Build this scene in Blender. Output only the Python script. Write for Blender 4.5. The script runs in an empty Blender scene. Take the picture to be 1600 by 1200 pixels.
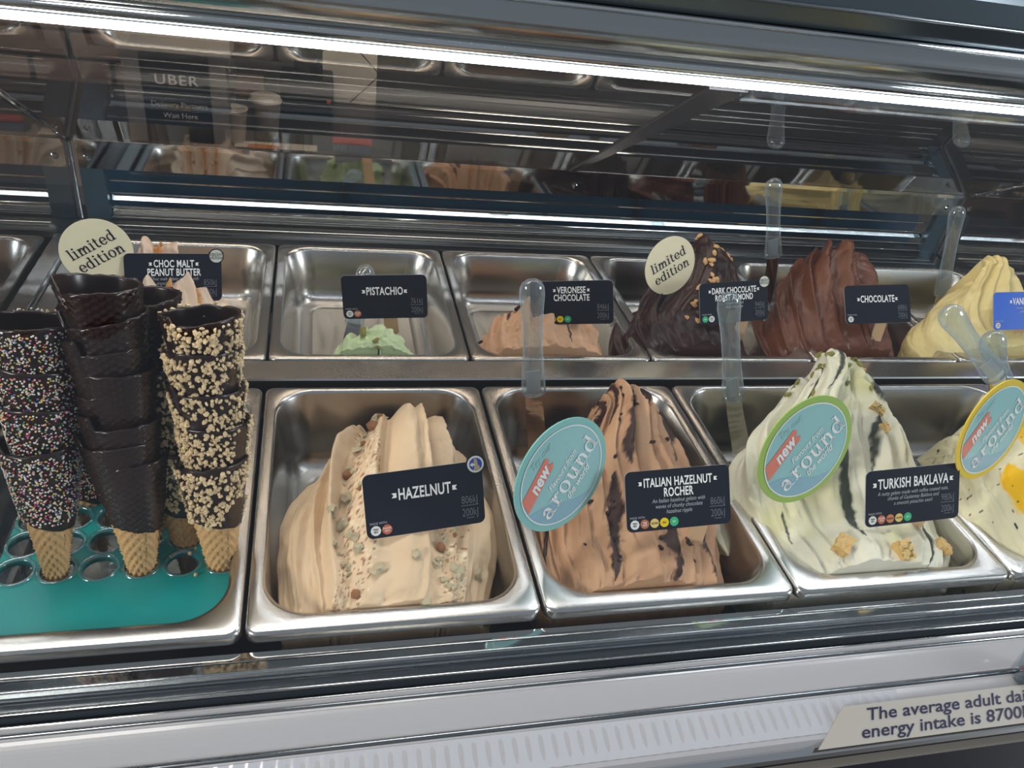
import bpy, bmesh, math, random
import numpy as np
from mathutils import Vector, Matrix, Euler, noise as mnoise
random.seed(7); rng = np.random.RandomState(11)
PI = math.pi
SC = bpy.context.scene; COL = SC.collection

# ------------------------------------------------------------------ camera, world, exposure
cam = bpy.data.objects.new('camera', bpy.data.cameras.new('camera')); COL.objects.link(cam); SC.camera = cam
Rc = [[0.97095497, -0.19887822, 0.13301842], [-0.00468626, -0.57165317, -0.82048199], [0.2392164, 0.79602771, -0.55598148]]
mw = Matrix(((Rc[0][0], -Rc[1][0], -Rc[2][0], 0.0597), (Rc[0][1], -Rc[1][1], -Rc[2][1], -0.4245),
             (Rc[0][2], -Rc[1][2], -Rc[2][2], 0.5393), (0, 0, 0, 1)))
cam.matrix_world = mw
cam.data.sensor_width = 36; cam.data.lens = 36 * 1228.6 / 1600; cam.data.clip_start = .01
SC.view_settings.view_transform = 'Standard'; SC.view_settings.look = 'None'; SC.view_settings.gamma = 1
SC.view_settings.exposure = 0.22
try: SC.view_settings.use_curve_mapping = False
except Exception: pass
W_ = bpy.data.worlds.new('world'); SC.world = W_; W_.use_nodes = True
W_.node_tree.nodes['Background'].inputs[0].default_value = (.75, .86, 1, 1)
W_.node_tree.nodes['Background'].inputs[1].default_value = .28

def area(name, loc, tgt, sx, sy, power, color):
    l = bpy.data.lights.new(name, 'AREA'); l.shape = 'RECTANGLE'; l.size = sx; l.size_y = sy; l.energy = power; l.color = color
    o = bpy.data.objects.new(name, l); COL.objects.link(o); o.location = loc
    o.rotation_euler = (Vector(tgt) - Vector(loc)).to_track_quat('-Z', 'Y').to_euler(); return o
area('ceiling_lamp_shop', (-.2, .62, 1.8), (.1, .1, 0), 1.6, .35, 20, (1, .95, .88))
area('ceiling_lamp_side', (1.6, .85, 1.8), (1.0, .1, 0), 1.2, .35, 16, (.86, .93, 1))
area('fill_lamp_left', (-3.4, -2.0, 1.3), (.2, .2, 0), 1.0, 1.0, 95, (1, .94, .86))  # added fill from the left to brighten cards and discs, no actual fitting
area('fill_lamp_right', (5.2, -1.8, 1.3), (.6, .2, 0), 1.2, 1.2, 120, (.88, .94, 1))  # matching added fill from the right, no actual fitting
area('fill_lamp_staff', (.0, 1.15, .95), (-.1, 1.9, -.2), 2.0, .25, 22, (1, .88, .74))  # added fill hung below ceiling height to light the courier sign

# ------------------------------------------------------------------ materials
MATS = {}
def mat(name, color=(.5, .5, .5), rough=.5, metal=0.0, **k):
    if name in MATS: return MATS[name]
    m = bpy.data.materials.new(name); m.use_nodes = True; nt = m.node_tree; b = nt.nodes['Principled BSDF']
    b.inputs['Base Color'].default_value = (*color, 1); b.inputs['Roughness'].default_value = rough; b.inputs['Metallic'].default_value = metal
    if 'emit' in k:
        b.inputs['Emission Color'].default_value = (*k['emit'], 1); b.inputs['Emission Strength'].default_value = k['strength']
    if 'trans' in k: b.inputs['Transmission Weight'].default_value = k['trans']; b.inputs['IOR'].default_value = k.get('ior', 1.45)
    if 'coat' in k: b.inputs['Coat Weight'].default_value = k['coat']; b.inputs['Coat Roughness'].default_value = k.get('coatr', .05)
    if 'spec' in k: b.inputs['Specular IOR Level'].default_value = k['spec']
    if 'aniso' in k: b.inputs['Anisotropic'].default_value = k['aniso']
    if 'vcol' in k:
        a = nt.nodes.new('ShaderNodeAttribute'); a.attribute_name = 'pigment'
        nt.links.new(a.outputs['Color'], b.inputs['Base Color'])
    if 'sss' in k:
        b.inputs['Subsurface Weight'].default_value = k['sss']; b.inputs['Subsurface Radius'].default_value = (1, .6, .4); b.inputs['Subsurface Scale'].default_value = .004
    if 'bump' in k:
        sc, st, det = k['bump']
        tc = nt.nodes.new('ShaderNodeTexCoord'); mp = nt.nodes.new('ShaderNodeMapping'); mp.inputs['Scale'].default_value = k.get('stretch', (1, 1, 1))
        n = nt.nodes.new('ShaderNodeTexNoise'); n.inputs['Scale'].default_value = sc; n.inputs['Detail'].default_value = det
        bp = nt.nodes.new('ShaderNodeBump'); bp.inputs['Strength'].default_value = st; bp.inputs['Distance'].default_value = k.get('dist', .002)
        nt.links.new(tc.outputs['Object'], mp.inputs[0]); nt.links.new(mp.outputs[0], n.inputs[0]); nt.links.new(n.outputs[0], bp.inputs['Height']); nt.links.new(bp.outputs[0], b.inputs['Normal'])
        if 'var' in k:      # colour variation with the same noise
            r = nt.nodes.new('ShaderNodeMix'); r.data_type = 'RGBA'
            r.inputs[6].default_value = (*color, 1); r.inputs[7].default_value = (*k['var'], 1)
            nt.links.new(n.outputs[0], r.inputs[0]); nt.links.new(r.outputs[2], b.inputs['Base Color'])
        if 'rvar' in k:
            mr = nt.nodes.new('ShaderNodeMapRange'); mr.inputs[1].default_value = .3; mr.inputs[2].default_value = .7; mr.inputs[3].default_value = k['rvar'][0]; mr.inputs[4].default_value = k['rvar'][1]
            nt.links.new(n.outputs[0], mr.inputs[0]); nt.links.new(mr.outputs[0], b.inputs['Roughness'])
    MATS[name] = m; return m
def thin_glass(name, tint, refl, rough=.0, fres=True):
    m = bpy.data.materials.new(name); m.use_nodes = True; nt = m.node_tree; nt.nodes.clear()
    o = nt.nodes.new('ShaderNodeOutputMaterial'); t = nt.nodes.new('ShaderNodeBsdfTransparent'); t.inputs[0].default_value = (*tint, 1)
    g = nt.nodes.new('ShaderNodeBsdfGlossy'); g.inputs['Roughness'].default_value = rough; g.inputs['Color'].default_value = (1, 1, 1, 1)
    mx = nt.nodes.new('ShaderNodeMixShader'); ge = nt.nodes.new('ShaderNodeNewGeometry'); dt = nt.nodes.new('ShaderNodeVectorMath'); dt.operation = 'DOT_PRODUCT'
    nt.links.new(ge.outputs['Normal'], dt.inputs[0]); nt.links.new(ge.outputs['Incoming'], dt.inputs[1])
    ab = nt.nodes.new('ShaderNodeMath'); ab.operation = 'ABSOLUTE'; nt.links.new(dt.outputs['Value'], ab.inputs[0])
    om = nt.nodes.new('ShaderNodeMath'); om.operation = 'SUBTRACT'; om.inputs[0].default_value = 1; nt.links.new(ab.outputs[0], om.inputs[1])
    pw = nt.nodes.new('ShaderNodeMath'); pw.operation = 'POWER'; pw.inputs[1].default_value = 5; nt.links.new(om.outputs[0], pw.inputs[0])
    f = nt.nodes.new('ShaderNodeMath'); f.operation = 'MULTIPLY_ADD'; f.inputs[1].default_value = .93; f.inputs[2].default_value = .04; nt.links.new(pw.outputs[0], f.inputs[0])
    a = nt.nodes.new('ShaderNodeMath'); a.operation = 'ADD'; a.inputs[1].default_value = refl; a.use_clamp = True
    nt.links.new(f.outputs[0], a.inputs[0]); nt.links.new(a.outputs[0], mx.inputs[0])
    nt.links.new(t.outputs[0], mx.inputs[1]); nt.links.new(g.outputs[0], mx.inputs[2]); nt.links.new(mx.outputs[0], o.inputs[0])
    MATS[name] = m; return m
STEEL = mat('brushed_steel', (.60, .59, .57), .26, 1, bump=(40, .004, 3), stretch=(1, 2, 1), dist=.0005)
PANSTEEL = mat('pan_steel', (.58, .565, .54), .26, 1, spec=.5)
PANFLOOR = mat('pan_floor_steel', (.50, .48, .44), .42, 1, bump=(120, .2, 5), stretch=(1, .12, 1), dist=.0006, rvar=(.34, .55))
POLISH = mat('polished_steel', (.62, .62, .61), .06, 1)
RAILST = mat('satin_steel', (.26, .28, .295), .2, 1)
MIRROR = mat('mirror_steel', (.5, .52, .52), .05, 1)
DARK = mat('dark_metal', (.012, .016, .02), .35, .3)
NAVY = mat('navy_panel', (.008, .03, .055), .3, 0, coat=.3)
BLACK = mat('black_gasket', (.006, .007, .009), .5)
WHITE = mat('white_enamel', (.34, .34, .35), .25, 0, coat=.35, coatr=.08)
TEAL = mat('teal_board', (.0, .27, .26), .33, 0, bump=(25, .12, 4), var=(.0, .33, .31), dist=.001)
CARD = mat('slate_card', (.006, .009, .018), .35, 0, bump=(14, .0, 4), var=(.012, .014, .024), spec=.25)
CARDBLUE = mat('blue_card', (.0, .10, .62), .3)
CARDEDGE = mat('card_edge', (.35, .36, .38), .4)
INK = mat('white_print', (.85, .85, .83), .4)
GREYINK = mat('grey_print', (.16, .17, .20), .4)
DIMINK = mat('pale_print', (.4, .41, .43), .4)
BLKINK = mat('black_print', (.015, .012, .02), .4)
CREAM = mat('cream_disc', (.80, .72, .50), .4)
WOODP = mat('paddle_wood', (.72, .50, .30), .55, 0, bump=(60, .1, 4), stretch=(1, 1, .08), var=(.62, .40, .22))
def handle_plastic():
    m = thin_glass('clear_plastic', (.84, .90, .93), .06, .10); nt = m.node_tree
    o = [n for n in nt.nodes if n.type == 'OUTPUT_MATERIAL'][0]; mx = o.inputs[0].links[0].from_node
    d = nt.nodes.new('ShaderNodeBsdfTranslucent'); d.inputs[0].default_value = (.72, .80, .86, 1); d2 = nt.nodes.new('ShaderNodeBsdfDiffuse'); d2.inputs[0].default_value = (.60, .68, .74, 1)
    m1 = nt.nodes.new('ShaderNodeMixShader'); nt.links.new(d.outputs[0], m1.inputs[1]); nt.links.new(d2.outputs[0], m1.inputs[2])
    m2 = nt.nodes.new('ShaderNodeMixShader'); lw = nt.nodes.new('ShaderNodeLayerWeight'); lw.inputs[0].default_value = .45; mr = nt.nodes.new('ShaderNodeMapRange'); mr.inputs[3].default_value = .05; mr.inputs[4].default_value = .36
    nt.links.new(lw.outputs['Facing'], mr.inputs[0]); nt.links.new(mr.outputs[0], m2.inputs[0]); nt.links.new(mx.outputs[0], m2.inputs[1]); nt.links.new(m1.outputs[0], m2.inputs[2]); nt.links.new(m2.outputs[0], o.inputs[0]); return m
CLEARC = thin_glass('thin_plastic', (.8, .85, .88), .10, .1)
FRONTG = thin_glass('front_glass', (.97, .985, .985), .0)
TOPG = thin_glass('smoked_glass', (.72, .69, .66), .07)
CLEAR = handle_plastic()
SIDEG = thin_glass('side_glass', (.55, .58, .57), .30)
LED = mat('led_strip', (1, 1, 1), .5, 0, emit=(.93, .96, 1), strength=16)
WAFFLE = mat('waffle', (.68, .44, .20), .6, 0, bump=(90, .25, 5), var=(.50, .28, .10), dist=.001)
CHOCO = mat('dark_couverture', (.020, .009, .007), .24, 0, bump=(60, .12, 3), dist=.001)
GEL = {}
def gelmat(name, rough=.5, sss=.15): return mat('gelato_' + name, (.5, .5, .5), rough, 0, vcol=1, bump=(110, .5, 7), dist=.0016, sss=sss, spec=.35)

# ------------------------------------------------------------------ helpers
def setp(o, label=None, cat=None, group=None, kind=None):
    if label: o['label'] = label
    if cat: o['category'] = cat
    if group: o['group'] = group
    if kind: o['kind'] = kind
    return o
def mesh_obj(name, verts, faces, m, parent=None, smooth=False, mats=None, fmat=None):
    me = bpy.data.meshes.new(name); me.from_pydata([tuple(v) for v in verts], [], [tuple(f) for f in faces])
    for mm in (mats or [m]): me.materials.append(mm)
    if fmat is not None: me.polygons.foreach_set('material_index', fmat)
    if smooth: me.polygons.foreach_set('use_smooth', [True] * len(me.polygons))
    if name == 'gelato_pan': me.polygons[len(me.polygons) - 1].use_smooth = False
    me.update(); o = bpy.data.objects.new(name, me); COL.objects.link(o)
    if parent: o.parent = parent
    return o
def empty(name, loc=(0, 0, 0), rot=(0, 0, 0)):
    o = bpy.data.objects.new(name, None); COL.objects.link(o); o.location = loc; o.rotation_euler = rot; o.empty_display_size = .02; return o
def bev(o, w=.001, seg=2):
    md = o.modifiers.new('bevel', 'BEVEL'); md.width = w; md.segments = seg; md.limit_method = 'ANGLE'; return o
class MB:
    def __init__(s): s.v = []; s.f = []
    def add(s, vs, fs):
        n = len(s.v); s.v += [tuple(v) for v in vs]; s.f += [tuple(i + n for i in f) for f in fs]; return s
    def box(s, x0, x1, y0, y1, z0, z1):
        return s.add([(x0, y0, z0), (x1, y0, z0), (x1, y1, z0), (x0, y1, z0), (x0, y0, z1), (x1, y0, z1), (x1, y1, z1), (x0, y1, z1)],
                     [(3, 2, 1, 0), (4, 5, 6, 7), (0, 1, 5, 4), (1, 2, 6, 5), (2, 3, 7, 6), (3, 0, 4, 7)])
    def tube(s, a, b, r0, r1=None, n=10):
        r1 = r0 if r1 is None else r1; a = Vector(a); b = Vector(b); d = (b - a).normalized()
        u = d.orthogonal().normalized(); w = d.cross(u); vs = []
        for p, r in ((a, r0), (b, r1)):
            for i in range(n): t = 2 * PI * i / n; vs.append(p + u * math.cos(t) * r + w * math.sin(t) * r)
        return s.add(vs, [(i, (i + 1) % n, n + (i + 1) % n, n + i) for i in range(n)] + [tuple(range(n - 1, -1, -1)), tuple(range(n, 2 * n))])
    def lathe(s, prof, n=24, c=(0, 0, 0), sy=1.0):
        vs = [(c[0] + r * math.cos(2 * PI * i / n), c[1] + sy * r * math.sin(2 * PI * i / n), c[2] + z) for r, z in prof for i in range(n)]
        fs = [(k * n + i, k * n + (i + 1) % n, (k + 1) * n + (i + 1) % n, (k + 1) * n + i) for k in range(len(prof) - 1) for i in range(n)]
        return s.add(vs, fs)
    def sweep(s, prof, x0, x1, closed=True):   # profile in (y,z) extruded along x
        n = len(prof); vs = [(x0, y, z) for y, z in prof] + [(x1, y, z) for y, z in prof]
        fs = [(i, (i + 1) % n, n + (i + 1) % n, n + i) for i in range(n if closed else n - 1)]
        if closed: fs += [tuple(range(n - 1, -1, -1)), tuple(range(n, 2 * n))]
        return s.add(vs, fs)
    def obj(s, name, m, parent=None, smooth=False, **k): return mesh_obj(name, s.v, s.f, m, parent, smooth, **k)
def rrect(x0, x1, y0, y1, r, n=8):
    out = []
    for cx, cy, a0 in ((x1 - r, y1 - r, 0), (x0 + r, y1 - r, PI / 2), (x0 + r, y0 + r, PI), (x1 - r, y0 + r, 1.5 * PI)):
        for i in range(n + 1): a = a0 + PI / 2 * i / n; out.append((cx + r * math.cos(a), cy + r * math.sin(a)))
    return out
# value noise in numpy
_lat = rng.rand(64, 64)
def vn(x, y):
    x = np.asarray(x, float); y = np.asarray(y, float); xi = np.floor(x).astype(int); yi = np.floor(y).astype(int); fx = x - xi; fy = y - yi
    fx = fx * fx * (3 - 2 * fx); fy = fy * fy * (3 - 2 * fy); g = lambda a, b: _lat[a % 64, b % 64]
    return (g(xi, yi) * (1 - fx) + g(xi + 1, yi) * fx) * (1 - fy) + (g(xi, yi + 1) * (1 - fx) + g(xi + 1, yi + 1) * fx) * fy
def fbm(x, y, o=3): return sum(vn(x * 2 ** i + 7 * i, y * 2 ** i + 3 * i) / 2 ** i for i in range(o)) / sum(1 / 2 ** i for i in range(o))

# ------------------------------------------------------------------ lettering
_tc = {}
def text2d(s, size=1, sx=1.0, shear=0.0, off=0.0, align='CENTER', space=1.0):
    key = (s, shear, off, align, space)
    if key not in _tc:
        c = bpy.data.curves.new('t', 'FONT'); c.body = s; c.align_x = align; c.align_y = 'CENTER'; c.shear = shear; c.offset = off; c.resolution_u = 3; c.space_character = space
        o = bpy.data.objects.new('t', c); COL.objects.link(o); bpy.context.view_layer.update()
        me = bpy.data.meshes.new_from_object(o.evaluated_get(bpy.context.evaluated_depsgraph_get()))
        _tc[key] = ([(v.co.x, v.co.y) for v in me.vertices], [tuple(p.vertices) for p in me.polygons])
        bpy.data.objects.remove(o); bpy.data.meshes.remove(me); bpy.data.curves.remove(c)
    v, f = _tc[key]; return [(x * size * sx, y * size) for x, y in v], f
def place2d(vf, cx, cz, ang=0):
    v, f = vf; c, s = math.cos(ang), math.sin(ang); return [(cx + x * c - z * s, cz + x * s + z * c) for x, z in v], f
def flat(mb, vf, y): v, f = vf; mb.add([(x, y, z) for x, z in v], f)
# slab serif glyphs drawn from strokes (x-height 1)
def _ring(cx, cy, rx, ry, tx, ty, a0=0, a1=2 * PI, n=20):
    v = []; f = []
    for i in range(n + 1):
        a = a0 + (a1 - a0) * i / n; v += [(cx + rx * math.cos(a), cy + ry * math.sin(a)), (cx + (rx - tx) * math.cos(a), cy + (ry - ty) * math.sin(a))]
    for i in range(n): f.append((2 * i, 2 * i + 1, 2 * i + 3, 2 * i + 2))
    return v, f
def _r(x0, y0, x1, y1): return [(x0, y0), (x1, y0), (x1, y1), (x0, y1)], [(0, 1, 2, 3)]
def glyph(ch):
    T = .24; h = .1; P = []
    if ch == 'l': P = [_r(.15, 0, .35, 1.5), _r(0, 0, .5, h), _r(.02, 1.41, .2, 1.5)]; w = .5
    elif ch == 'i': P = [_r(.15, 0, .35, 1), _r(0, 0, .5, h), _r(.02, .91, .2, 1), _ring(.24, 1.3, .13, .13, .13, .13)]; w = .5
    elif ch == 'n': P = [_r(.13, 0, .33, 1), _r(0, 0, .46, h), _r(0, .91, .2, 1), _ring(.55, .62, .33, .38, T, .13, 0, PI), _r(.68, 0, .88, .63), _r(.56, 0, 1.0, h)]; w = 1.0
    elif ch == 'm': P = [_r(.13, 0, .33, 1), _r(0, 0, .46, h), _r(0, .91, .2, 1), _ring(.53, .62, .31, .38, T, .13, 0, PI), _r(.64, 0, .84, .63), _r(.54, 0, .94, h), _ring(1.04, .62, .31, .38, T, .13, 0, PI), _r(1.15, 0, 1.35, .63), _r(1.04, 0, 1.47, h)]; w = 1.47
    elif ch == 'r': P = [_r(.13, 0, .33, 1), _r(0, 0, .5, h), _r(0, .91, .2, 1), _ring(.6, .58, .34, .42, T, .14, .25 * PI, PI), _ring(.72, .86, .12, .12, .12, .12)]; w = .8
    elif ch == 'u': P = [_r(.11, .35, .31, 1), _r(0, .91, .2, 1), _ring(.44, .36, .33, .38, T, .13, PI, 2 * PI), _r(.62, 0, .82, 1), _r(.5, .91, .7, 1), _r(.7, 0, .95, h)]; w = .95
    elif ch == 't': P = [_r(.15, .25, .35, 1.3), _r(0, .91, .55, 1), _ring(.42, .25, .27, .27, T, .11, PI, 1.85 * PI)]; w = .62
    elif ch == 'o': P = [_ring(.45, .5, .45, .53, .22, .1)]; w = .9
    elif ch == 'e': P = [_ring(.44, .5, .44, .53, .22, .11, 0, 1.82 * PI), _r(.15, .46, .86, .55)]; w = .88
    elif ch == 'd': P = [_ring(.42, .5, .42, .53, .21, .1), _r(.62, 0, .82, 1.5), _r(.48, 1.41, .68, 1.5), _r(.7, 0, .97, h)]; w = .97
    elif ch == 'a': P = [_ring(.36, .28, .36, .31, .19, .1), _ring(.38, .66, .33, .37, T, .12, 0, .85 * PI), _r(.51, .12, .71, .68), _ring(.84, .16, .33, .18, .2, .09, PI, 1.6 * PI), _ring(.16, .78, .11, .11, .11, .11)]; w = .97
    elif ch == 'w': P = [_r(0, .91, .4, 1), _r(.5, .91, .8, 1), _r(1.0, .91, 1.35, 1), ([(.08, 1), (.3, 1), (.52, 0), (.4, 0)], [(0, 3, 2, 1)]), ([(.4, 0), (.52, 0), (.74, 1), (.64, 1)], [(0, 1, 2, 3)]), ([(.58, 1), (.8, 1), (1.0, 0), (.88, 0)], [(0, 3, 2, 1)]), ([(.88, 0), (1.0, 0), (1.25, 1), (1.15, 1)], [(0, 1, 2, 3)])]; w = 1.35
    else: w = .5
    v = []; f = []
    for a, b in P: n = len(v); v += a; f += [tuple(i + n for i in q) for q in b]
    return v, f, w
def serif(s, size, shear=0.0, gap=.1):
    v = []; f = []; x = 0
    for ch in s:
        a, b, w = glyph(ch); n = len(v); v += [(x + p, q) for p, q in a]; f += [tuple(i + n for i in k) for k in b]; x += w + gap
    return [((p - x / 2 + shear * q) * size, (q - .5) * size) for p, q in v], f
def disc2d(r, n=40, rz=None, ph=0): return [(r * math.cos(2 * PI * i / n + ph), (rz or r) * math.sin(2 * PI * i / n + ph)) for i in range(n)], [tuple(range(n))]
def ring2d(r, t, n=48): return _ring(0, 0, r, r, t, t, 0, 2 * PI, n)

def slab(outline, y0, y1):   # outline in (x,z) extruded in y, front face at y0
    n = len(outline); v = [(x, y0, z) for x, z in outline] + [(x, y1, z) for x, z in outline]
    f = [tuple(range(n)), tuple(range(2 * n - 1, n - 1, -1))] + [(i, n + i, n + (i + 1) % n, (i + 1) % n) for i in range(n)]; return v, f

# ------------------------------------------------------------------ layout numbers
PW = .25; FY0, FY1 = 0.0, .345; BY0, BY1 = .402, .725
XL, XR = -.275, 1.232           # end glass planes
RAILY = .785
P_A = (.785, .120); P_B = (.36, .366)       # sloping top glass, rear and front (y,z)

# ------------------------------------------------------------------ setting
def S(o, name=None): return setp(o, kind='structure')
S(MB().box(-3, 4, -3, 3.2, -1.02, -1.0).obj('floor', mat('floor_tile', (.10, .09, .085), .4)))
S(MB().box(-3, 4, .3, 3.2, 1.9, 1.95).obj('ceiling', mat('ceiling_paint', (.05, .05, .05), .7)))
wb = S(MB().box(-3, 4, 2.3, 2.4, -1, 1.9).obj('wall_back', mat('dark_paint', (.03, .028, .028), .7)))
# brick courses at the left of the rear wall (seen through the sloping glass)
brm = mat('brick_face', (.10, .065, .055), .85, 0, bump=(40, .4, 4), var=(.16, .11, .09))
bme = MB().box(-.105, .105, 0, .02, -.034, .034)
b0 = None
for r in range(9):
    for c in range(5):
        x = -1.22 + c * .225 + (.112 if r % 2 else 0); z = -.42 + r * .078
        if b0 is None: b0 = bev(bme.obj('brick', brm, wb), .004); b = b0
        else: b = b0.copy(); COL.objects.link(b)
        b.location = (x, 2.275 + random.uniform(-.003, .003), z)
# herringbone tiles
tlm = mat('pale_tile', (.50, .46, .40), .3)
tb = MB().box(-.33, .33, 0, .012, -.10, .10); t0 = None
for i, (cx, cz, a) in enumerate([(.06, .08, -PI / 4), (.21, .235, -PI / 4), (.02, -.25, PI / 4 * 5), (.3, -.18, -PI / 4), (.16, .42, PI / 4)]):
    pass
class HB: pass
def tile_panel():
    # 45 degree square grid of tiles clipped to a narrow strip of wall
    st = .17; k = 0
    for i in range(-3, 4):
        for j in range(-3, 4):
            cx = .14 + (i - j) * st * .7071; cz = -.12 + (i + j) * st * .7071
            poly = [(cx, cz - st * .69), (cx + st * .69, cz), (cx, cz + st * .69), (cx - st * .69, cz)]
            def clip(p, x0, s):
                o = []
                for q in range(len(p)):
                    a, b = p[q], p[(q + 1) % len(p)]; ia = (a[0] - x0) * s >= 0; ib = (b[0] - x0) * s >= 0
                    if ia: o.append(a)
                    if ia != ib: t = (x0 - a[0]) / (b[0] - a[0]); o.append((x0, a[1] + (b[1] - a[1]) * t))
                return o
            poly = clip(poly, .06, 1); poly = clip(poly, .25, -1) if len(poly) > 2 else poly
            if len(poly) < 3 or cz < -.5 or cz > .3: continue
            v, f = slab(poly, 2.285, 2.3); mesh_obj('tile', v, f, tlm, wb)
tile_panel()
# staff side bench behind the case
bench = MB().box(-1.6, 2.6, 1.45, 2.28, -.26, -.215).obj('worktop', mat('bench_top', (.045, .04, .038), .3))
setp(bench, 'dark worktop along the rear wall behind the display case', 'worktop')

# ------------------------------------------------------------------ display case body
case = empty('gelato_display_case', (0, 0, 0)); setp(case, 'long stainless gelato display case with sloping smoked glass top and lit canopy', 'display case')
X0, X1 = XL, XR + .02; XW0, XW1 = XL - .6, XR + .5
# rear deck and strip between rows
MB().sweep([(.7255, -.03), (.7255, -.003), (.79, .003), (.79, -.03)], XL, XR).obj('rear_deck', mat('dark_satin', (.16, .165, .17), .3, 1), case)
for yy in (.741, .756, .768): MB().tube((XL + .03, yy, .0), (XR - .03, yy, .0), .0012, n=8).obj('deck_bead', RAILST, case)
MB().sweep([(.362, -.02), (.362, -.004), (.3635, -.002), (.4015, -.002), (.4015, -.02)], XL, XR).obj('centre_strip', STEEL, case)
MB().box(XL, XR, .346, .3615, -.06, -.045).obj('centre_gap', BLACK, case)
MB().box(XL, XR, -.01, .79, -.22, -.2).obj('well_floor', DARK, case)
MB().box(XL - .004, XL + .018, -.02, .79, -.2, -.002).obj('end_strip', STEEL, case)
MB().box(XR - .004 + .0, XR + .016, -.02, .79, -.2, -.002).obj('end_strip', STEEL, case)
# front steel steps
MB().sweep([(-.004, -.05), (-.004, -.016), (-.016, -.016), (-.0175, -.009), (-.019, -.008), (-.0265, -.008), (-.028, -.0095), (-.028, -.05)], XW0, XW1).obj('front_rail', POLISH, case)
MB().sweep([(-.028, -.05), (-.028, -.016), (-.0295, -.0165), (-.041, -.012), (-.0425, -.0105), (-.044, -.011), (-.045, -.013), (-.045, -.05)], XW0, XW1).obj('front_rail', RAILST, case)
MB().sweep([(-.045, -.05), (-.045, -.02), (-.054, -.018), (-.054, -.05)], XW0, XW1).obj('front_rail', RAILST, case)
fas = [(-.054, -.06), (-.054, -.0115), (-.0560, -.0105), (-.058, -.0125), (-.060, -.0135), (-.062, -.0125), (-.0635, -.0125)]
for i in range(9): t = i / 8; fas.append((-.064 - .0215 * t, -.013 - .007 * t ** 1.3))
fas += [(-.0862, -.0198), (-.0872, -.0194), (-.0882, -.0212), (-.0905, -.0222), (-.0922, -.0212), (-.0932, -.0214)]
for i in range(9): t = i / 8; fas.append((-.0937 - .0315 * t, -.0218 - .0066 * t ** 1.2))
fas += [(-.1260, -.0282), (-.1270, -.0300), (-.1285, -.033), (-.1285, -.07), (-.1, -.08)]
MB().sweep(fas, XW0, XW1).obj('fascia', WHITE, case)
m = MB(); xs = np.arange(-.60, .553, .0011); v = []  # ribs model the streaked lamp reflection on a smooth fascia
for x in xs:
    zz = .00038 * math.cos(2 * PI * x / .0105)
    v += [(x, -.0940, -.0214 + zz * .2), (x, -.1000, -.0226 + zz), (x, -.1085, -.0243 + zz), (x, -.1220, -.0272 + zz * .5)]
f = [(4 * i + j, 4 * i + j + 1, 4 * i + j + 5, 4 * i + j + 4) for i in range(len(xs) - 1) for j in range(3)]
m.add(v, f); m.obj('reflection_ribs', mat('reflection_rib_white', (.40, .41, .44), .12, 0, coat=.8, coatr=.05), case, True)
for yy, zz, rr, mm in ((-.0600, -.0122, .0013, RAILST), (-.0896, -.0208, .0017, RAILST), (-.0265, -.0088, .0010, POLISH), (-.0436, -.0112, .0010, POLISH), (-.0165, -.0100, .0008, POLISH), (-.0535, -.0114, .0008, POLISH)):
    MB().tube((XW0, yy, zz), (XW1, yy, zz), rr, n=10).obj('front_bead', mm, case, True)
MB().sweep([(-.1275, -.036), (-.1335, -.038), (-.1335, -.0445), (-.1275, -.0445)], XW0, XW1).obj('fascia_trim', POLISH, case)
MB().sweep([(-.10, -.05), (-.129, -.05), (-.14, -.9), (-.10, -.9)], XW0, XW1).obj('front_panel', mat('black_panel', (.006, .008, .016), .25, spec=.3), case)
MB().sweep([(-.128, -.056), (-.1345, -.057), (-.1345, -.061), (-.128, -.062)], XW0, XW1).obj('panel_bead', mat('bead_beige', (.22, .20, .17), .4), case)

# rear frame
def fr(): pass
MB().box(XL, XR, RAILY, RAILY + .012, .080, .118).obj('rear_header', MIRROR, case)
MB().box(XL, XL + .032, RAILY, RAILY + .012, -.0, .080).obj('rear_post', mat('blue_steel', (.10, .16, .21), .3, .8), case)
MB().box(XR - .03, XR, RAILY, RAILY + .012, -.0, .080).obj('rear_post', MATS['blue_steel'], case)
for x in (-.262, .475, 1.215):
    MB().lathe([(0, .003), (.0035, .0025), (.005, 0), (.005, -.001)], 14).obj('screw', POLISH, case).matrix_local = Matrix.Translation((x, RAILY - .0005, .096)) @ Matrix.Rotation(PI / 2, 4, 'X')
for z, y in ((.058, .80), ):
    MB().tube((XL + .034, y, z), (XR - .03, y, z), .0018).obj('rear_bar', POLISH, case)
# louvre slats, tilted so they mirror the lamp in the canopy
def slat(name, y, z, w, tilt, m, th=.0015):
    c, s = math.cos(tilt), math.sin(tilt)   # slat runs in +y rising by tilt
    pr = [(-w / 2, -th), (w / 2, -th), (w / 2, th), (-w / 2, th)]
    return MB().sweep([(y + a * c - b * s, z + a * s + b * c) for a, b in pr], XL + .034, XR - .03).obj(name, m, case)
slat('louvre_slat', .803, .030, .008, math.radians(60), MIRROR)
slat('louvre_slat', .800, .010, .016, math.radians(35), RAILST)
MB().tube((XL + .034, .797, .0395), (XR - .03, .797, .0395), .0016).obj('rear_bar', POLISH, case)
MB().tube((XL + .034, .790, .0195), (XR - .03, .790, .0195), .0016).obj('rear_bar', POLISH, case)
MB().tube((XL + .034, .787, .006), (XR - .03, .787, .006), .0012).obj('rear_bar', POLISH, case)
MB().box(XL, XR, .86, .875, -.2, .095).obj('rear_door', NAVY, case)
for x in (.1, .62, 1.0): MB().box(x, x + .004, .845, .86, -.02, .085).obj('door_edge', DARK, case)
for x in (.02, 1.0): MB().box(x, x + .018, .84, .858, .058, .075).obj('door_catch', MATS['blue_steel'], case)

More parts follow.
